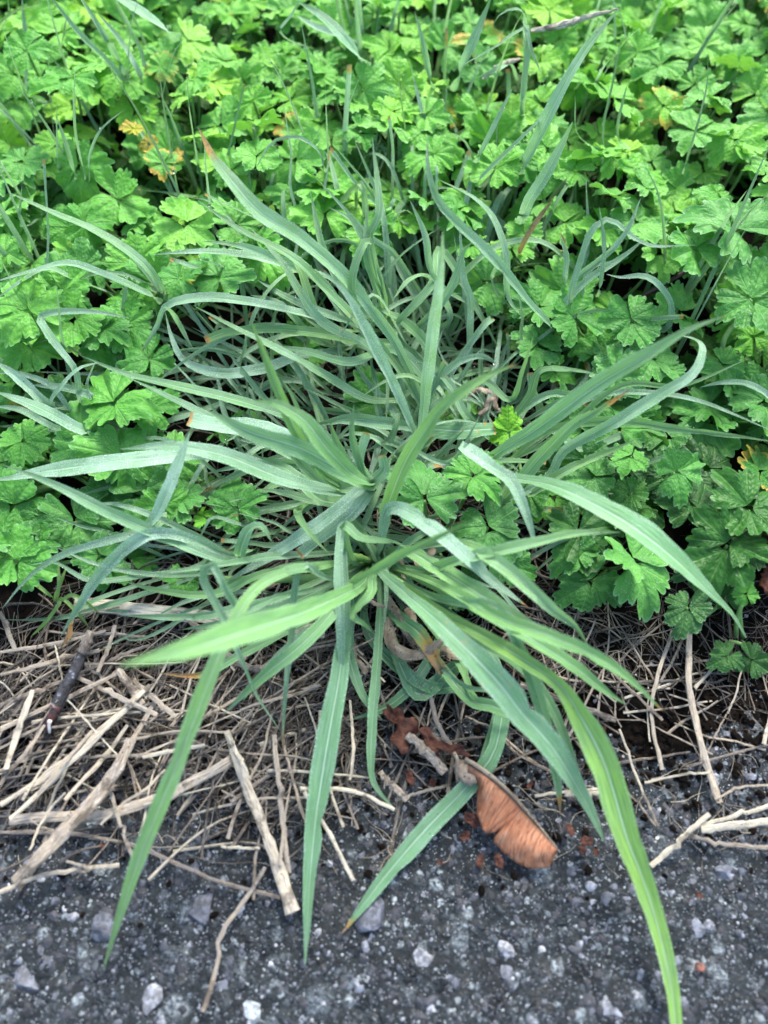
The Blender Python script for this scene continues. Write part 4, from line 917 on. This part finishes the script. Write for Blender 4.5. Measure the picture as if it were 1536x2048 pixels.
for (kx, ky), lv in plants.items():
    bx = float(np.mean([l[0] for l in lv])); by = float(np.mean([l[1] for l in lv])) + .004; q = pix((bx, by, .04))
    zone = 'left' if q[0] < 512 else ('middle' if q[0] < 1024 else 'right'); dist = 'far' if q[1] < 350 else ('mid' if q[1] < 700 else 'near')
    words = {'far': 'fresh green creeping buttercup in the carpet along the top', 'mid': 'creeping buttercup in the leafy carpet halfway up', 'near': 'creeping buttercup at the front edge of the leafy carpet'}[dist]
    pl = plant_at(bx, by, f'{words}, {zone} third of the photo', group=f'{dist} buttercups of the {zone} third')
    base = (bx, by, ground(bx, by))
    for (x, y, z, size, tone) in lv:
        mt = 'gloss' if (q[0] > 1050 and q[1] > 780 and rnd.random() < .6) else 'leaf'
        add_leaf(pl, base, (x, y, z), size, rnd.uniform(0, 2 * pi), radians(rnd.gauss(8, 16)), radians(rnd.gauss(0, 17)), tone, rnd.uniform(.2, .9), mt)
print('buttercup plants', len(plants) + len(SPEC), 'leaves', len(canopy))
# merged masses: undergrowth below the canopy and cover outside the photo
def leaf_mass(name, items, label, mat='leaf', na=25, nr=4):
    tm = [leaf_arrays(300 + k, na, nr) for k in range(6)]
    Vs, Fs, ts, rs, off = [], [], [], [], 0
    for (x, y, z, size, _t) in items:
        V, F, t, r = tm[rnd.randrange(6)]
        R = rotm(rnd.uniform(0, 6.28), rnd.gauss(0, .25), rnd.gauss(0, .25))
        Vs.append((V * size) @ R.T + np.array([x, y, z])); Fs.append(F + off); ts.append(t); rs.append(r); off += len(V)
    o = build(name, np.vstack(Vs), np.vstack(Fs), MAT[mat], None, {'t': np.concatenate(ts), 'r': np.concatenate(rs)})
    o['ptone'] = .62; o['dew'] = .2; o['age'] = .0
    return tag(o, label, 'ground cover', kind='stuff')
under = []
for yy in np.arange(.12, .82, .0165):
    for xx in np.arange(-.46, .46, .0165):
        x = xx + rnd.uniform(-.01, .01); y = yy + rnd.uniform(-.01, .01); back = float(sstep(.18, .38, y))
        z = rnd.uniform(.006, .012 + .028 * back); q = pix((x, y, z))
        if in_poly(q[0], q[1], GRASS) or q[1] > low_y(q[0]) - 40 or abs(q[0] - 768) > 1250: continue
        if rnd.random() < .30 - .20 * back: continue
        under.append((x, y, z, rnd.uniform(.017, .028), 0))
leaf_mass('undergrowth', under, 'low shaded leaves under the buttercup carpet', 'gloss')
for (x, y, z, size, tone) in list(side_stuff):
    pass
leaf_mass('ground_cover', side_stuff, 'buttercup leaves carrying on past the edges of the photo', 'leaf')
# red runner and bud at the right
def pthing(name, pts, rpx, mat, label, cat, tone=.5, sides=8, flat=1., n=24, group=None, rough=0., taper=None, seed=0):
    C0 = np.array([P(*p) for p in pts]); C, s = catmull(C0, n)
    for i in range(n):
        g = ground(C[i][0], C[i][1]); C[i][2] = max(C[i][2], g + .0008)
    k = pts[len(pts) // 2]; r = rpx / FPX * depth(*k) / 2
    rr = np.full(n, r) if taper is None else r * np.interp(np.linspace(0, 1, n), np.linspace(0, 1, len(taper)), taper)
    if mat == 'straw':
        rg_ = np.random.default_rng(seed + int(pts[0][0]) + 7 * int(pts[-1][1]))
        rr = rr * (1 + .06 * rg_.normal(size=n)); C = C + rg_.normal(0, .00010, C.shape)
        ks = rg_.integers(4, n - 4); C[ks] += rg_.normal(0, .0005, 3) * np.array([1, 1, .3])        # a kink or node
        rr[ks] *= 1.12
    o = tube(name, C, rr, MAT[mat], None, sides, flat, tone, s, rough=rough, seed=seed, smooth=(mat != 'straw')); return tag(o, label, cat, group)
pthing('runner', [(1270, 600, 3.5), (1310, 580, 4.2), (1380, 537, 4.8)], 9, 'red', 'reddish brown creeping stem among the buttercups at the right', 'runner')
pthing('runner', [(1430, 650, 3.5), (1455, 620, 4.6), (1475, 590, 5)], 22, 'brown', 'brown withered bud where the buttercup stems fork at the right', 'bud', taper=[.4, .8, 1.1, .9, .3], rough=.12)
pthing('runner', [(1444, 725, 3.2), (1448, 680, 3.8), (1475, 640, 4.4), (1500, 600, 4.8)], 11, 'stem', 'hairy green buttercup stem below the brown bud', 'runner')
pthing('runner', [(0, 1005, 1.2), (60, 985, 1.3), (110, 970, 1.4)], 16, 'stem', 'thick green runner at the left edge below the frosted blade', 'runner')
pthing('runner', [(0, 1062, 1.), (50, 1068, 1.3), (95, 1085, 1.2), (140, 1052, 1.8), (190, 1033, 2.2)], 10, 'stem', 'hairy green runner forking at the left', 'runner')
pthing('runner', [(1472, 1275, .6), (1474, 1240, 1.6), (1488, 1195, 2.8)], 9, 'stem', 'hairy upright stalk carrying the tiny pale leaf at the right', 'runner')
pthing('runner', [(1500, 1318, .5), (1485, 1290, 1.0), (1458, 1282, .8)], 8, 'stem', 'curved pale stalk of the dark seedling at the right edge', 'runner')
pthing('grass_stalk', [(1235, 18, 10.5), (1190, 30, 10), (1130, 48, 9.4), (1062, 62, 9)], 11, 'straw', 'tan dry seed stalk lying across the top leaves', 'straw', tone=.95, taper=[.3, .9, 1.3, .7], rough=.15)
pthing('grass_stalk', [(1040, 118, 7.6), (1000, 132, 7.6), (965, 158, 7)], 10, 'straw', 'short tan dry stalk below the branching shoot', 'straw', tone=.9, taper=[.5, 1.2, .4], rough=.2)

# ------------------------------------------------------------------ straw
STR = 'loose straws on the road edge'
def straw(pts, w, tone, label, flat=.45, taper=None, rough=.05, sides=9, seed=0, n=18):
    return pthing('straw', pts, w, 'straw', label, 'straw', tone, sides, flat, n, STR, rough, taper, seed)
straw([(150, 1206, 1.0), (300, 1222, 1.2), (450, 1240, 1.3), (560, 1256, 1.3), (650, 1264, 1.0)], 27, 1.0, 'wide flat cream straw lying under the big left pointing blade', .25, sides=12)
straw([(452, 1462, 1.4), (500, 1590, 1.0), (545, 1700, .7), (585, 1825, .5)], 24, .86, 'thick speckled tan straw with a split end on the road', .4, [.55, .9, .9, 1.25], sides=12)
straw([(548, 1470, 1.2), (560, 1600, .9), (578, 1745, .5)], 11, .7, 'thin tan straw beside the thick speckled one')
straw([(600, 1577, 1.5), (705, 1582, 1.3), (790, 1620, .8)], 8, 1.0, 'cream straw bent over the wide centre blade')
straw([(608, 1583, 1.6), (660, 1670, 1.1), (706, 1760, .6)], 8, 1.0, 'cream straw crossing the wide centre blade downwards')
straw([(530, 1735, .7), (490, 1800, .5), (447, 1860, .4), (432, 1940, .4), (406, 2025, .4)], 9, .72, 'brown jointed straw pointing to the bottom edge')
straw([(-20, 1664, .6), (150, 1668, .6), (280, 1695, .5), (400, 1750, .5), (560, 1796, .4)], 8, .55, 'long thin grey straw curving across the road at the left')
straw([(20, 1640, .8), (110, 1632, .9), (200, 1632, .9), (330, 1590, 1.0), (420, 1545, 1.0), (465, 1520, .9)], 20, .80, 'whitish curved straw band on the left road edge', .35, sides=12)
straw([(262, 1478, 1.8), (220, 1560, 1.7), (150, 1640, 1.7), (80, 1715, 1.6), (28, 1762, 1.4)], 27, .66, 'frayed beige stem pointing to the lower left', .5, [.7, 1, 1, 1.1, .6], rough=.16, sides=12)
straw([(-20, 1792, .7), (100, 1747, .8), (238, 1730, .7)], 9, .85, 'pale straw below the frayed stem at the left')
straw([(125, 1745, .5), (180, 1740, .9), (132, 1722, .9)], 6, .8, 'short pale straw chip by the frayed stem')
straw([(222, 1585, 1.4), (247, 1670, .9), (272, 1728, .5)], 8, .78, 'thin tan straw standing out below the straw heap')
straw([(1378, 1262, 1.1), (1380, 1380, .9), (1400, 1480, .7), (1440, 1606, .4)], 14, .78, 'long pale brown straw running down the soil at the right', rough=.14)
straw([(1345, 1262, 1.1), (1308, 1380, .9), (1305, 1450, .7), (1325, 1540, .4)], 8, .8, 'thinner pale rootlet left of the long right straw')
straw([(1418, 1628, .9), (1360, 1680, .7), (1303, 1732, .5)], 11, .97, 'clean cream straw leaning on the longest bright blade')
straw([(1560, 1606, .8), (1470, 1632, .8), (1385, 1655, .6)], 9, 1.0, 'upper cream straw at the right edge')
straw([(1560, 1640, .9), (1480, 1650, .8), (1402, 1660, .7)], 15, .97, 'wide cream straw at the right edge')
straw([(1370, 1668, .5), (1450, 1688, .5), (1560, 1697, .5)], 9, .66, 'greyer straw lowest at the right edge')
straw([(1240, 1458, .8), (1268, 1540, .6), (1316, 1652, .4)], 5, .9, 'needle thin pale straw right of the hanging blade tips')
straw([(1070, 1592, .7), (1130, 1584, .7), (1200, 1578, .6)], 6, .95, 'short pale straw behind the hanging blade tips')
straw([(1130, 1590, .7), (1200, 1585, .6)], 8, .97, 'stubby cream straw under the hanging blade tips', n=12)
straw([(1290, 1565, .6), (1360, 1550, .6), (1420, 1545, .6)], 5, .95, 'short cream straw left of the long right straw end')
straw([(1430, 1600, .5), (1480, 1575, .5), (1560, 1570, .5)], 5, .8, 'thin straw meeting the end of the long right straw')
straw([(1210, 1545, .4), (1270, 1600, .4), (1310, 1650, .4)], 4, .7, 'hair thin root beside the longest blade')
straw([(442, 1694, .6), (480, 1696, .6), (520, 1697, .6)], 6, 1.0, 'tiny white straw chip left of the thick speckled straw', n=10)
straw([(385, 1628, .6), (450, 1612, .6), (520, 1598, .6), (610, 1596, .8)], 5, .85, 'thin horizontal straw behind the thick speckled one')
straw([(815, 1470, 1.2), (850, 1500, 1.1), (890, 1545, .9)], 18, .62, 'split grey woody straw above the winged seed', rough=.2)
straw([(862, 1395, 1.5), (872, 1440, 1.3), (905, 1500, 1.0)], 10, .55, 'grey knotted straw ending at the winged seed')
straw([(760, 1545, .9), (790, 1575, .8), (815, 1600, .6)], 12, .75, 'pale split straw left of the winged seed', rough=.2)
straw([(790, 1600, .5), (860, 1580, .5), (900, 1570, .5)], 6, .7, 'thin straw running to the seed from the left')
straw([(1040, 1368, .8), (1120, 1400, .8), (1232, 1440, .7)], 12, .5, 'brown woody straw behind the right pointing blades', rough=.15)
straw([(590, 1320, 1.0), (520, 1340, 1.0), (440, 1300, 1.4), (380, 1240, 1.4)], 14, .5, 'brown bent straw just below the big pointing blade')
# a few shaped ones in the left heap, from zoomed views
HEAP = [((0, 1610), (130, 1555), (250, 1440), (300, 1370), 20, .68), ((0, 1460), (60, 1430), (180, 1372), (240, 1345), 14, .6), ((20, 1640), (110, 1560), (200, 1470), (290, 1380), 16, .75),
        ((10, 1540), (25, 1490), (45, 1430), (65, 1380), 20, .72), ((0, 1305), (80, 1298), (150, 1285), (210, 1262), 12, .62), ((0, 1350), (70, 1335), (140, 1310), (200, 1300), 14, .55),
        ((0, 1410), (60, 1385), (110, 1360), (170, 1350), 14, .45), ((155, 1355), (200, 1380), (260, 1405), (315, 1430), 17, .66), ((235, 1340), (260, 1365), (280, 1400), (285, 1410), 26, .55),
        ((265, 1360), (300, 1390), (330, 1415), (352, 1435), 18, .6), ((240, 1530), (260, 1490), (290, 1440), (310, 1400), 18, .62), ((130, 1600), (170, 1560), (220, 1520), (255, 1450), 14, .7),
        ((285, 1515), (320, 1505), (360, 1498), (410, 1490), 12, .82), ((120, 1510), (180, 1520), (260, 1520), (330, 1505), 9, .6), ((0, 1455), (30, 1445), (70, 1425), (110, 1415), 9, .75),
        ((75, 1590), (110, 1540), (150, 1500), (185, 1460), 11, .6), ((135, 1400), (170, 1440), (210, 1490), (240, 1515), 6, .85), ((110, 1290), (120, 1330), (125, 1360), (130, 1385), 6, .85),
        ((230, 1250), (225, 1290), (210, 1320), (195, 1345), 14, .5), ((340, 1370), (400, 1400), (450, 1420), (500, 1445), 6, .7), ((170, 1330), (210, 1365), (240, 1385), (250, 1392), 8, .62),
        ((455, 1470), (470, 1500), (490, 1530), (500, 1560), 12, .8), ((0, 1570), (30, 1530), (60, 1500), (90, 1450), 12, .55), ((60, 1640), (70, 1660), (100, 1670), (140, 1665), 6, .6),
        ((60, 1700), (65, 1650), (90, 1610), (130, 1585), 8, .75), ((300, 1290), (260, 1300), (200, 1330), (150, 1350), 10, .45), ((90, 1262), (150, 1270), (220, 1262), (290, 1275), 9, .55),
        ((640, 1420), (650, 1480), (640, 1540), (620, 1600), 10, .6), ((700, 1400), (712, 1450), (720, 1500), (700, 1560), 9, .72), ((480, 1420), (540, 1400), (600, 1390), (640, 1370), 10, .55),
        ((30, 1300), (20, 1270), (10, 1240), (0, 1225), 16, .5), ((330, 1540), (300, 1580), (250, 1600), (200, 1650), 9, .7), ((380, 1440), (360, 1480), (350, 1520), (370, 1560), 8, .5)]
for i, (a, b2, c2, d, w, tn) in enumerate(HEAP):
    z0 = .9 + rnd.uniform(0, .7); kx_ = .65
    b2 = (b2[0] * (1 - kx_) + kx_ * (a[0] * 2 + d[0]) / 3, b2[1] * (1 - kx_) + kx_ * (a[1] * 2 + d[1]) / 3)
    c2 = (c2[0] * (1 - kx_) + kx_ * (a[0] + 2 * d[0]) / 3, c2[1] * (1 - kx_) + kx_ * (a[1] + 2 * d[1]) / 3)
    q = [(x, y, z0 + rnd.uniform(-.2, .3)) for (x, y) in (a, b2, c2, d)]; w = w * .66; tn = min(1, tn * 1.25)
    pthing('straw', q, w, 'straw', 'weathered greyish straw stem in the heap at the lower left', 'straw', tn, 8, .36, 14, 'straws of the lower left heap', .10, [.8, 1, 1, .8], i)
# random individual straws: a few prototypes copied
protos = []
for i in range(14):
    L = rnd.uniform(.8, 1.2); bend = rnd.uniform(-.10, .10); C0 = [(-L / 2, 0, 0), (-L / 6, bend * .5, .02), (L / 6, bend + rnd.uniform(-.06, .06), .03), (L / 2, bend * rnd.uniform(-.5, 1), 0)]
    C, s = catmull(np.array(C0) * .05, 14)
    V, F, u, v = tube_arrays(C + npr.normal(0, .00012, C.shape), np.full(14, .00075) * np.linspace(1.1, .7, 14), 6, .5, s, .10, i)
    o = build('straw', V, F, MAT['straw'], None, {'u': u, 'v': v, 'tone': np.full(len(V), rnd.choice([.25, .4, .5, .55, .65, .75, .95]))}, smooth=False); protos.append(o)
def litter_spot(rg):
    u = rg.random()
    if u < .62: px, py = rg.uniform(-20, 700), rg.gauss(1440, 90)
    elif u < .85: px, py = rg.uniform(1080, 1560), rg.gauss(1340, 80)
    else: px, py = rg.uniform(600, 1150), rg.gauss(1420, 80)
    return px, py
for i in range(235):
    px, py = litter_spot(rnd)
    p = P(px, py, .4); left = px < 650
    if p[1] < .045: continue
    o = protos[i] if i < len(protos) else protos[rnd.randrange(len(protos))].copy()
    if i >= len(protos): COL.objects.link(o)
    ang = rnd.gauss(.75, .6) if left else rnd.uniform(0, pi)
    sc = rnd.uniform(.45, 1.15); o.location = (p[0], p[1], ground(p[0], p[1]) + rnd.uniform(.001, .009 if left else .003))
    o.rotation_euler = (rnd.gauss(0, .08), rnd.gauss(0, .12), ang); th = rnd.uniform(.3, .95) if left else rnd.uniform(.4, 1.0); o.scale = (sc, th * sc ** .3, th)
    if left: tag(o, 'short weathered straw piece in the tangle on the lower left', 'straw', 'short straws of the lower left tangle')
    elif px > 1080: tag(o, 'thin dry root or straw on the dark soil at the right', 'straw', 'thin straws on the right soil')
    else: tag(o, 'dry straw piece under the front blades of the clump', 'straw', 'straws under the front of the clump')
for o in protos:
    if 'label' not in o: bpy.data.objects.remove(o)
# the rest of the litter as one mass
Vs, Fq, Fc, us, vs, ts, off = [], [], [], [], [], [], 0
def thatch(n, fn, seed):
    global off
    rg = random.Random(seed)
    for i in range(n):
        px, py, L, r, ang, zmax, tn = fn(rg)
        p = P(px, py, .3)
        if py < 900 and rg.random() < .3: continue
        d = np.array([cos(ang), sin(ang), 0]); nrm = np.array([-sin(ang), cos(ang), 0]); k = rg.gauss(0, .12) * L; k2 = rg.gauss(0, .10) * L
        z0 = rg.uniform(0, zmax)
        C0 = np.array([p - d * L / 2, p - d * L / 6 + nrm * k * .7, p + d * L / 6 + nrm * (k * .7 + k2), p + d * L / 2 + nrm * k2])
        C0[:, 2] = groundv(C0[:, 0], C0[:, 1]) + z0 + np.array([rg.uniform(0, .002) for _ in range(4)]) + .0004
        C, s = catmull(C0, 8)
        V, F, u, v = tube_arrays(C, np.full(8, r) * np.linspace(1.1, .6, 8), 4, .6, s)
        Vs.append(V); Fq.append(F[0] + off); us.append(u); vs.append(v); ts.append(np.full(len(V), tn)); off += len(V)
def left_fn(rg): return rg.uniform(-150, 720), rg.gauss(1420, 105), rg.uniform(.008, .045), rg.choice([.00012, .00015, .0002, .0003, .0006]), rg.gauss(.7, .8), .005, (rg.random() ** 2.2) * .95
def right_fn(rg): return rg.uniform(1050, 1700), rg.gauss(1290, 75), rg.uniform(.006, .03), rg.choice([.0001, .00012, .00018, .0003]), rg.uniform(0, pi), .003, rg.random() ** 2.4 * .95
def mid_fn(rg): return rg.uniform(420, 1150), rg.gauss(1300, 110), rg.uniform(.008, .035), rg.choice([.00012, .0002, .0003, .0005]), rg.uniform(0, pi), .005, rg.random() ** 2.4 * .95
def cen_fn(rg): return rg.uniform(250, 1250), rg.uniform(700, 1250), rg.uniform(.008, .035), rg.choice([.0002, .0004, .0006]), rg.uniform(0, pi), .005, rg.random() ** 2.4 * .8
def road_fn(rg): return rg.uniform(-100, 1650), rg.gauss(1600, 60), rg.uniform(.003, .016), rg.choice([.0001, .00014, .0002]), rg.uniform(0, pi), .001, rg.uniform(.5, 1)
thatch(1150, left_fn, 1); thatch(380, right_fn, 2); thatch(450, mid_fn, 3); thatch(600, cen_fn, 4); thatch(260, road_fn, 5)
o = build('straw_litter', np.vstack(Vs), np.vstack(Fq), MAT['straw'], None, {'u': np.concatenate(us), 'v': np.concatenate(vs), 'tone': np.concatenate(ts)})
tag(o, 'tangle of fine dead stems and roots over the dark soil', 'straw litter', kind='stuff')

# dead sheaths rolled at the clump's foot (parts of the front tuft)
for q, w in (([(778, 1235, 1.6), (782, 1290, 1.6), (820, 1308, 1.8), (870, 1296, 2.0), (905, 1262, 2.2)], 34), ([(815, 1215, 1.5), (835, 1270, 1.8), (850, 1300, 1.6)], 26), ([(880, 1300, 1.2), (920, 1310, 1.4), (960, 1318, 1.2)], 30),
             ([(770, 1190, 1.8), (800, 1240, 1.8), (830, 1290, 1.4)], 24), ([(830, 1130, 2.6), (858, 1110, 3.0), (872, 1085, 3.2)], 24), ([(700, 1290, 1.0), (712, 1320, 1.0), (735, 1345, .8)], 22), ([(720, 1195, 2.6), (745, 1205, 2.8), (770, 1215, 2.4)], 12),
             ([(560, 1160, 1.4), (520, 1180, 1.4), (470, 1190, 1.2)], 16), ([(800, 1120, 2), (820, 1180, 2), (850, 1230, 1.6)], 18)):
    blade(A, q, w, 0, .5, root=None, name='dead_sheath', mat='sheath', cut=True, base=.8, peak=.3, wav=.5, fold=-.12, curl=.15, n=22)
T = empty('withered_grass', tuple(P(975, 800, .3))); tag(T, 'shrivelled pale seed head and dead sheaths right of the upright blades', 'dead grass')
for q, w in (([(940, 800, 2.4), (960, 775, 2.8), (985, 790, 2.6), (980, 830, 2)], 26), ([(960, 830, 2.2), (985, 800, 2.6), (1000, 830, 2)], 20), ([(1000, 850, 1.4), (1040, 840, 1.6), (1070, 850, 1.2)], 18), ([(1105, 800, 2.2), (1110, 770, 2.6), (1125, 760, 2.4)], 20), ([(900, 800, 1.4), (880, 830, 1.4), (860, 850, 1.2)], 22), ([(1090, 790, 2), (1130, 780, 2.2), (1140, 800, 1.8)], 18)):
    blade(T, q, w, 0, .5, name='sheath', mat='sheath', cut=True, base=.7, peak=.4, wav=.6, fold=-.15, curl=.15, n=22)

# ------------------------------------------------------------------ winged maple seed
sp_ = [((938, 1524), (932, 1568)), ((965, 1540), (954, 1574)), ((985, 1555), (953, 1602)), ((1005, 1572), (954, 1628)), ((1022, 1588), (964, 1660)), ((1036, 1603), (975, 1668)), ((1043, 1611), (996, 1664)),
       ((1048, 1617), (985, 1683)), ((1066, 1638), (1010, 1708)), ((1085, 1660), (1040, 1730)), ((1100, 1678), (1066, 1739)), ((1108, 1688), (1098, 1733)), ((1116, 1698), (1113, 1709))]
top, _ = catmull(np.array([(a[0], a[1], 0) for a, _b in sp_], float), 60); 
tpos = np.linspace(0, len(sp_) - 1, 60)
lowx = np.interp(tpos, range(len(sp_)), [q[1][0] for q in sp_]); lowy = np.interp(tpos, range(len(sp_)), [q[1][1] for q in sp_])
topx = np.interp(tpos, range(len(sp_)), [q[0][0] for q in sp_]); topy = np.interp(tpos, range(len(sp_)), [q[0][1] for q in sp_])
V, uu, vv = [], [], []; MW = 18
for i in range(60):
    jx, jy = npr.normal(0, 1.1, 2)
    for j in range(MW):
        a = j / (MW - 1); t = i / 59
        x = topx[i] * (1 - a) + (lowx[i] + jx) * a; y = topy[i] * (1 - a) + (lowy[i] + jy) * a
        z = 1.25 - .55 * a + .22 * sin(a * 3.1) + .10 * sin(t * 9 + a * 4) * a + .05 * sin(t * 60 + a * 5) * a - .2 * t
        V.append(P(x, y, z)); uu.append(a); vv.append(t)
seedp = P(1020, 1640, .9); SE = empty('maple_seed', tuple(seedp)); tag(SE, 'brown papery winged maple seed lying on the road below the clump', 'maple seed')
w_ = build('wing', np.array(V) - seedp, grid_faces(60, MW), MAT['wing'], SE, {'u': uu, 'v': vv})
md = w_.modifiers.new('thick', 'SOLIDIFY'); md.thickness = .0002; md.offset = -1
C0 = np.array([P(x, y, z) for x, y, z in ((930, 1518, 1.3), (950, 1529, 1.35), (985, 1554, 1.32), (1022, 1587, 1.28), (1066, 1637, 1.18), (1115, 1697, 1.08))]); C, s = catmull(C0, 30)
tube('spine', C, np.linspace(.0009, .0003, 30), MAT['sheath'], SE, 8, .7, s=s, rough=.08)
Vv, Ff = ICO3; sv_ = Vv * np.array([.0052, .0034, .0026]) * (1 + .08 * npr.normal(size=(len(Vv), 1))); a_ = radians(-52)
sv_ = sv_ @ np.array([[cos(a_), sin(a_), 0], [-sin(a_), cos(a_), 0], [0, 0, 1]]) + P(932, 1545, 1.0) - seedp
build('seed', sv_, Ff, MAT['sheath'], SE, {'u': Vv[:, 0] * .5 + .5, 'v': Vv[:, 1]})
C, s = catmull(np.array([P(916, 1562, .9), P(913, 1540, 1.1), P(915, 1520, 1.3), P(908, 1505, 1.3)]), 12); tube('stalk', C, .0007, MAT['sheath'], SE, 6, s=s)

# ------------------------------------------------------------------ burnt twig, leaf scraps
TW = empty('burnt_twig', tuple(P(135, 1360, 1))); tag(TW, 'charred black twig with a white broken end in the straw at the left', 'twig')
org = np.array(TW.location)
C, s = catmull(np.array([P(182, 1270, 2.2), P(168, 1300, 2.0), P(152, 1335, 1.8), P(128, 1380, 1.6), P(106, 1425, 1.4)]), 26)
V, F, u, v = tube_arrays(C, .0021 * np.interp(np.linspace(0, 1, 26), [0, .3, .35, .8, 1], [.75, .9, 1.05, 1.0, 1.15]), 14, .8, s, .09, 3)
build('bark', V - org, F, MAT['char'], TW, {'u': u, 'v': v, 'tone': np.zeros(len(V))})
C, s = catmull(np.array([P(112, 1412, 1.5), P(104, 1432, 1.4), P(94, 1458, 1.2)]), 10)
V, F, u, v = tube_arrays(C, .0024 * np.linspace(.95, .8, 10), 12, .8, s, .14, 4); build('red_bark', V - org, F, MAT['red'], TW, {'u': u, 'v': v, 'tone': np.zeros(len(V))})
C, s = catmull(np.array([P(100, 1440, 1.8), P(98, 1450, 1.7), P(99, 1466, 1.4)]), 8)
V, F, u, v = tube_arrays(C, .0008 * np.linspace(1, .5, 8), 9, .8, s, .2, 5); build('broken_end', V - org, F, MAT['white'], TW, {'u': u, 'v': v, 'tone': np.ones(len(V))})
C, s = catmull(np.array([P(182, 1262, 2.4), P(172, 1290, 2.15), P(164, 1306, 2.0)]), 10)
V, F, u, v = tube_arrays(C, .0024 * np.linspace(.6, 1.1, 10), 10, .6, s, .15, 6); build('split_wood', V - org, F, MAT['straw'], TW, {'u': u, 'v': v, 'tone': np.full(len(V), .5)})
def scrap(px, py, z, wpx, seed, label, group=None, asp=.6, crump=.35, name='leaf_scrap', yaw=None):
    rg = np.random.default_rng(seed); na, nr = 40, 8; a = np.linspace(0, 2 * pi, na, endpoint=False)
    R = 1 + .22 * np.sin(a * 2 + rg.uniform(0, 6)) + .14 * np.sin(a * 5 + rg.uniform(0, 6)) + .06 * rg.normal(size=na)
    rr = np.linspace(.02, 1, nr); X = rr[:, None] * R * np.cos(a); Y = rr[:, None] * R * np.sin(a) * asp
    Z = crump * (np.abs(X) ** 1.5 * .5 + fbm(X * 1.7 + seed, Y * 1.7, 4, seed) * 2.2)
    sz = wpx / FPX * depth(px, py, z) / 2; p = P(px, py, z); y_ = rg.uniform(0, 6.28) if yaw is None else yaw
    V = (np.stack([X, Y, Z], -1).reshape(-1, 3) * sz) @ rotm(y_, .1, .1).T
    o = build(name, V, grid_faces(nr, na, True), MAT['brown'], None, {'u': np.zeros(nr * na), 'v': np.zeros(nr * na), 'tone': np.zeros(nr * na)})
    md = o.modifiers.new('thick', 'SOLIDIFY'); md.thickness = .0002
    o.location = p; return tag(o, label, 'leaf scrap', group)
SG = 'red brown leaf scraps by the winged seed'
scrap(810, 1470, .9, 66, 1, 'crumpled rusty leaf under the front blades', SG, .8)
scrap(860, 1480, 1.0, 52, 2, 'curled dark red leaf lobe right of the crumpled rusty leaf', SG, .55)
scrap(905, 1498, 1.3, 60, 3, 'dark red leaf edge touching the stalk of the winged seed', SG, .4, yaw=-.4)
scrap(790, 1432, .8, 56, 4, 'dull brown leaf piece beneath the dark low blades', SG, .5)
for i, (x, y, w) in enumerate(((820, 1555, 26), (865, 1565, 18), (945, 1640, 34), (930, 1672, 22), (960, 1722, 22), (998, 1722, 24), (1172, 1682, 24), (1165, 1700, 20), (1192, 1705, 14), (1140, 1660, 22), (1060, 1570, 14), (205, 1690, 12), (1398, 1790, 14), (1205, 1460, 16), (880, 1725, 12))):
    scrap(x, y, .4, w, 20 + i, 'small red brown leaf crumb on the road by the winged seed' if 800 < x < 1200 else 'lone red brown leaf crumb on the road edge', 'red brown crumbs on the road', .8)
scrap(1532, 1075, 3.2, 90, 60, 'pale brown curled leaf at the right edge beside the glossy buttercup', None, .6, .6)
scrap(1540, 1160, 2.4, 110, 61, 'ragged dry brown leaf edge at the right below the curled one', None, .5, .6, yaw=1.5)
scrap(190, 310, 2.5, 60, 62, 'dull purple brown dead leaf in the dark gap at the upper left', None, .6, .3)
scrap(590, 1135, 1.2, 50, 63, 'small brown leaf lying in shade left of the clump foot', None, .4, .4)

# ------------------------------------------------------------------ dew beads on the blades
bc, br = [], []
rg = random.Random(99)
for (C, wid, fr, V3) in BEADS:
    n, m, _ = V3.shape
    cnt = int(fr * 16 + 1)
    for _ in range(cnt):
        i = rg.randrange(3, n - 2); j = rg.choice([0, 0, m - 1, m - 1, rg.randrange(m)])
        p = V3[i, j]; r = rg.choice([.00018, .00022, .00028, .0004]) * (2.0 if rg.random() < .05 else 1)
        bc.append(p + np.array([0, 0, r * .6])); br.append(r)
bc, br = np.array(bc), np.array(br); Vv, Ff = ICO2
V = (Vv[None] * br[:, None, None] + bc[:, None, :]).reshape(-1, 3); F = (Ff[None] + (np.arange(len(bc)) * len(Vv))[:, None, None]).reshape(-1, 3)
tag(build('dew_drops', V, F, MAT['dew'], None, None), 'tiny clear dew drops beading the grass blades', 'dew', kind='stuff')
print('blades', NB[0], 'beads', len(bc))
S.cycles.max_bounces = 8; S.cycles.transparent_max_bounces = 8
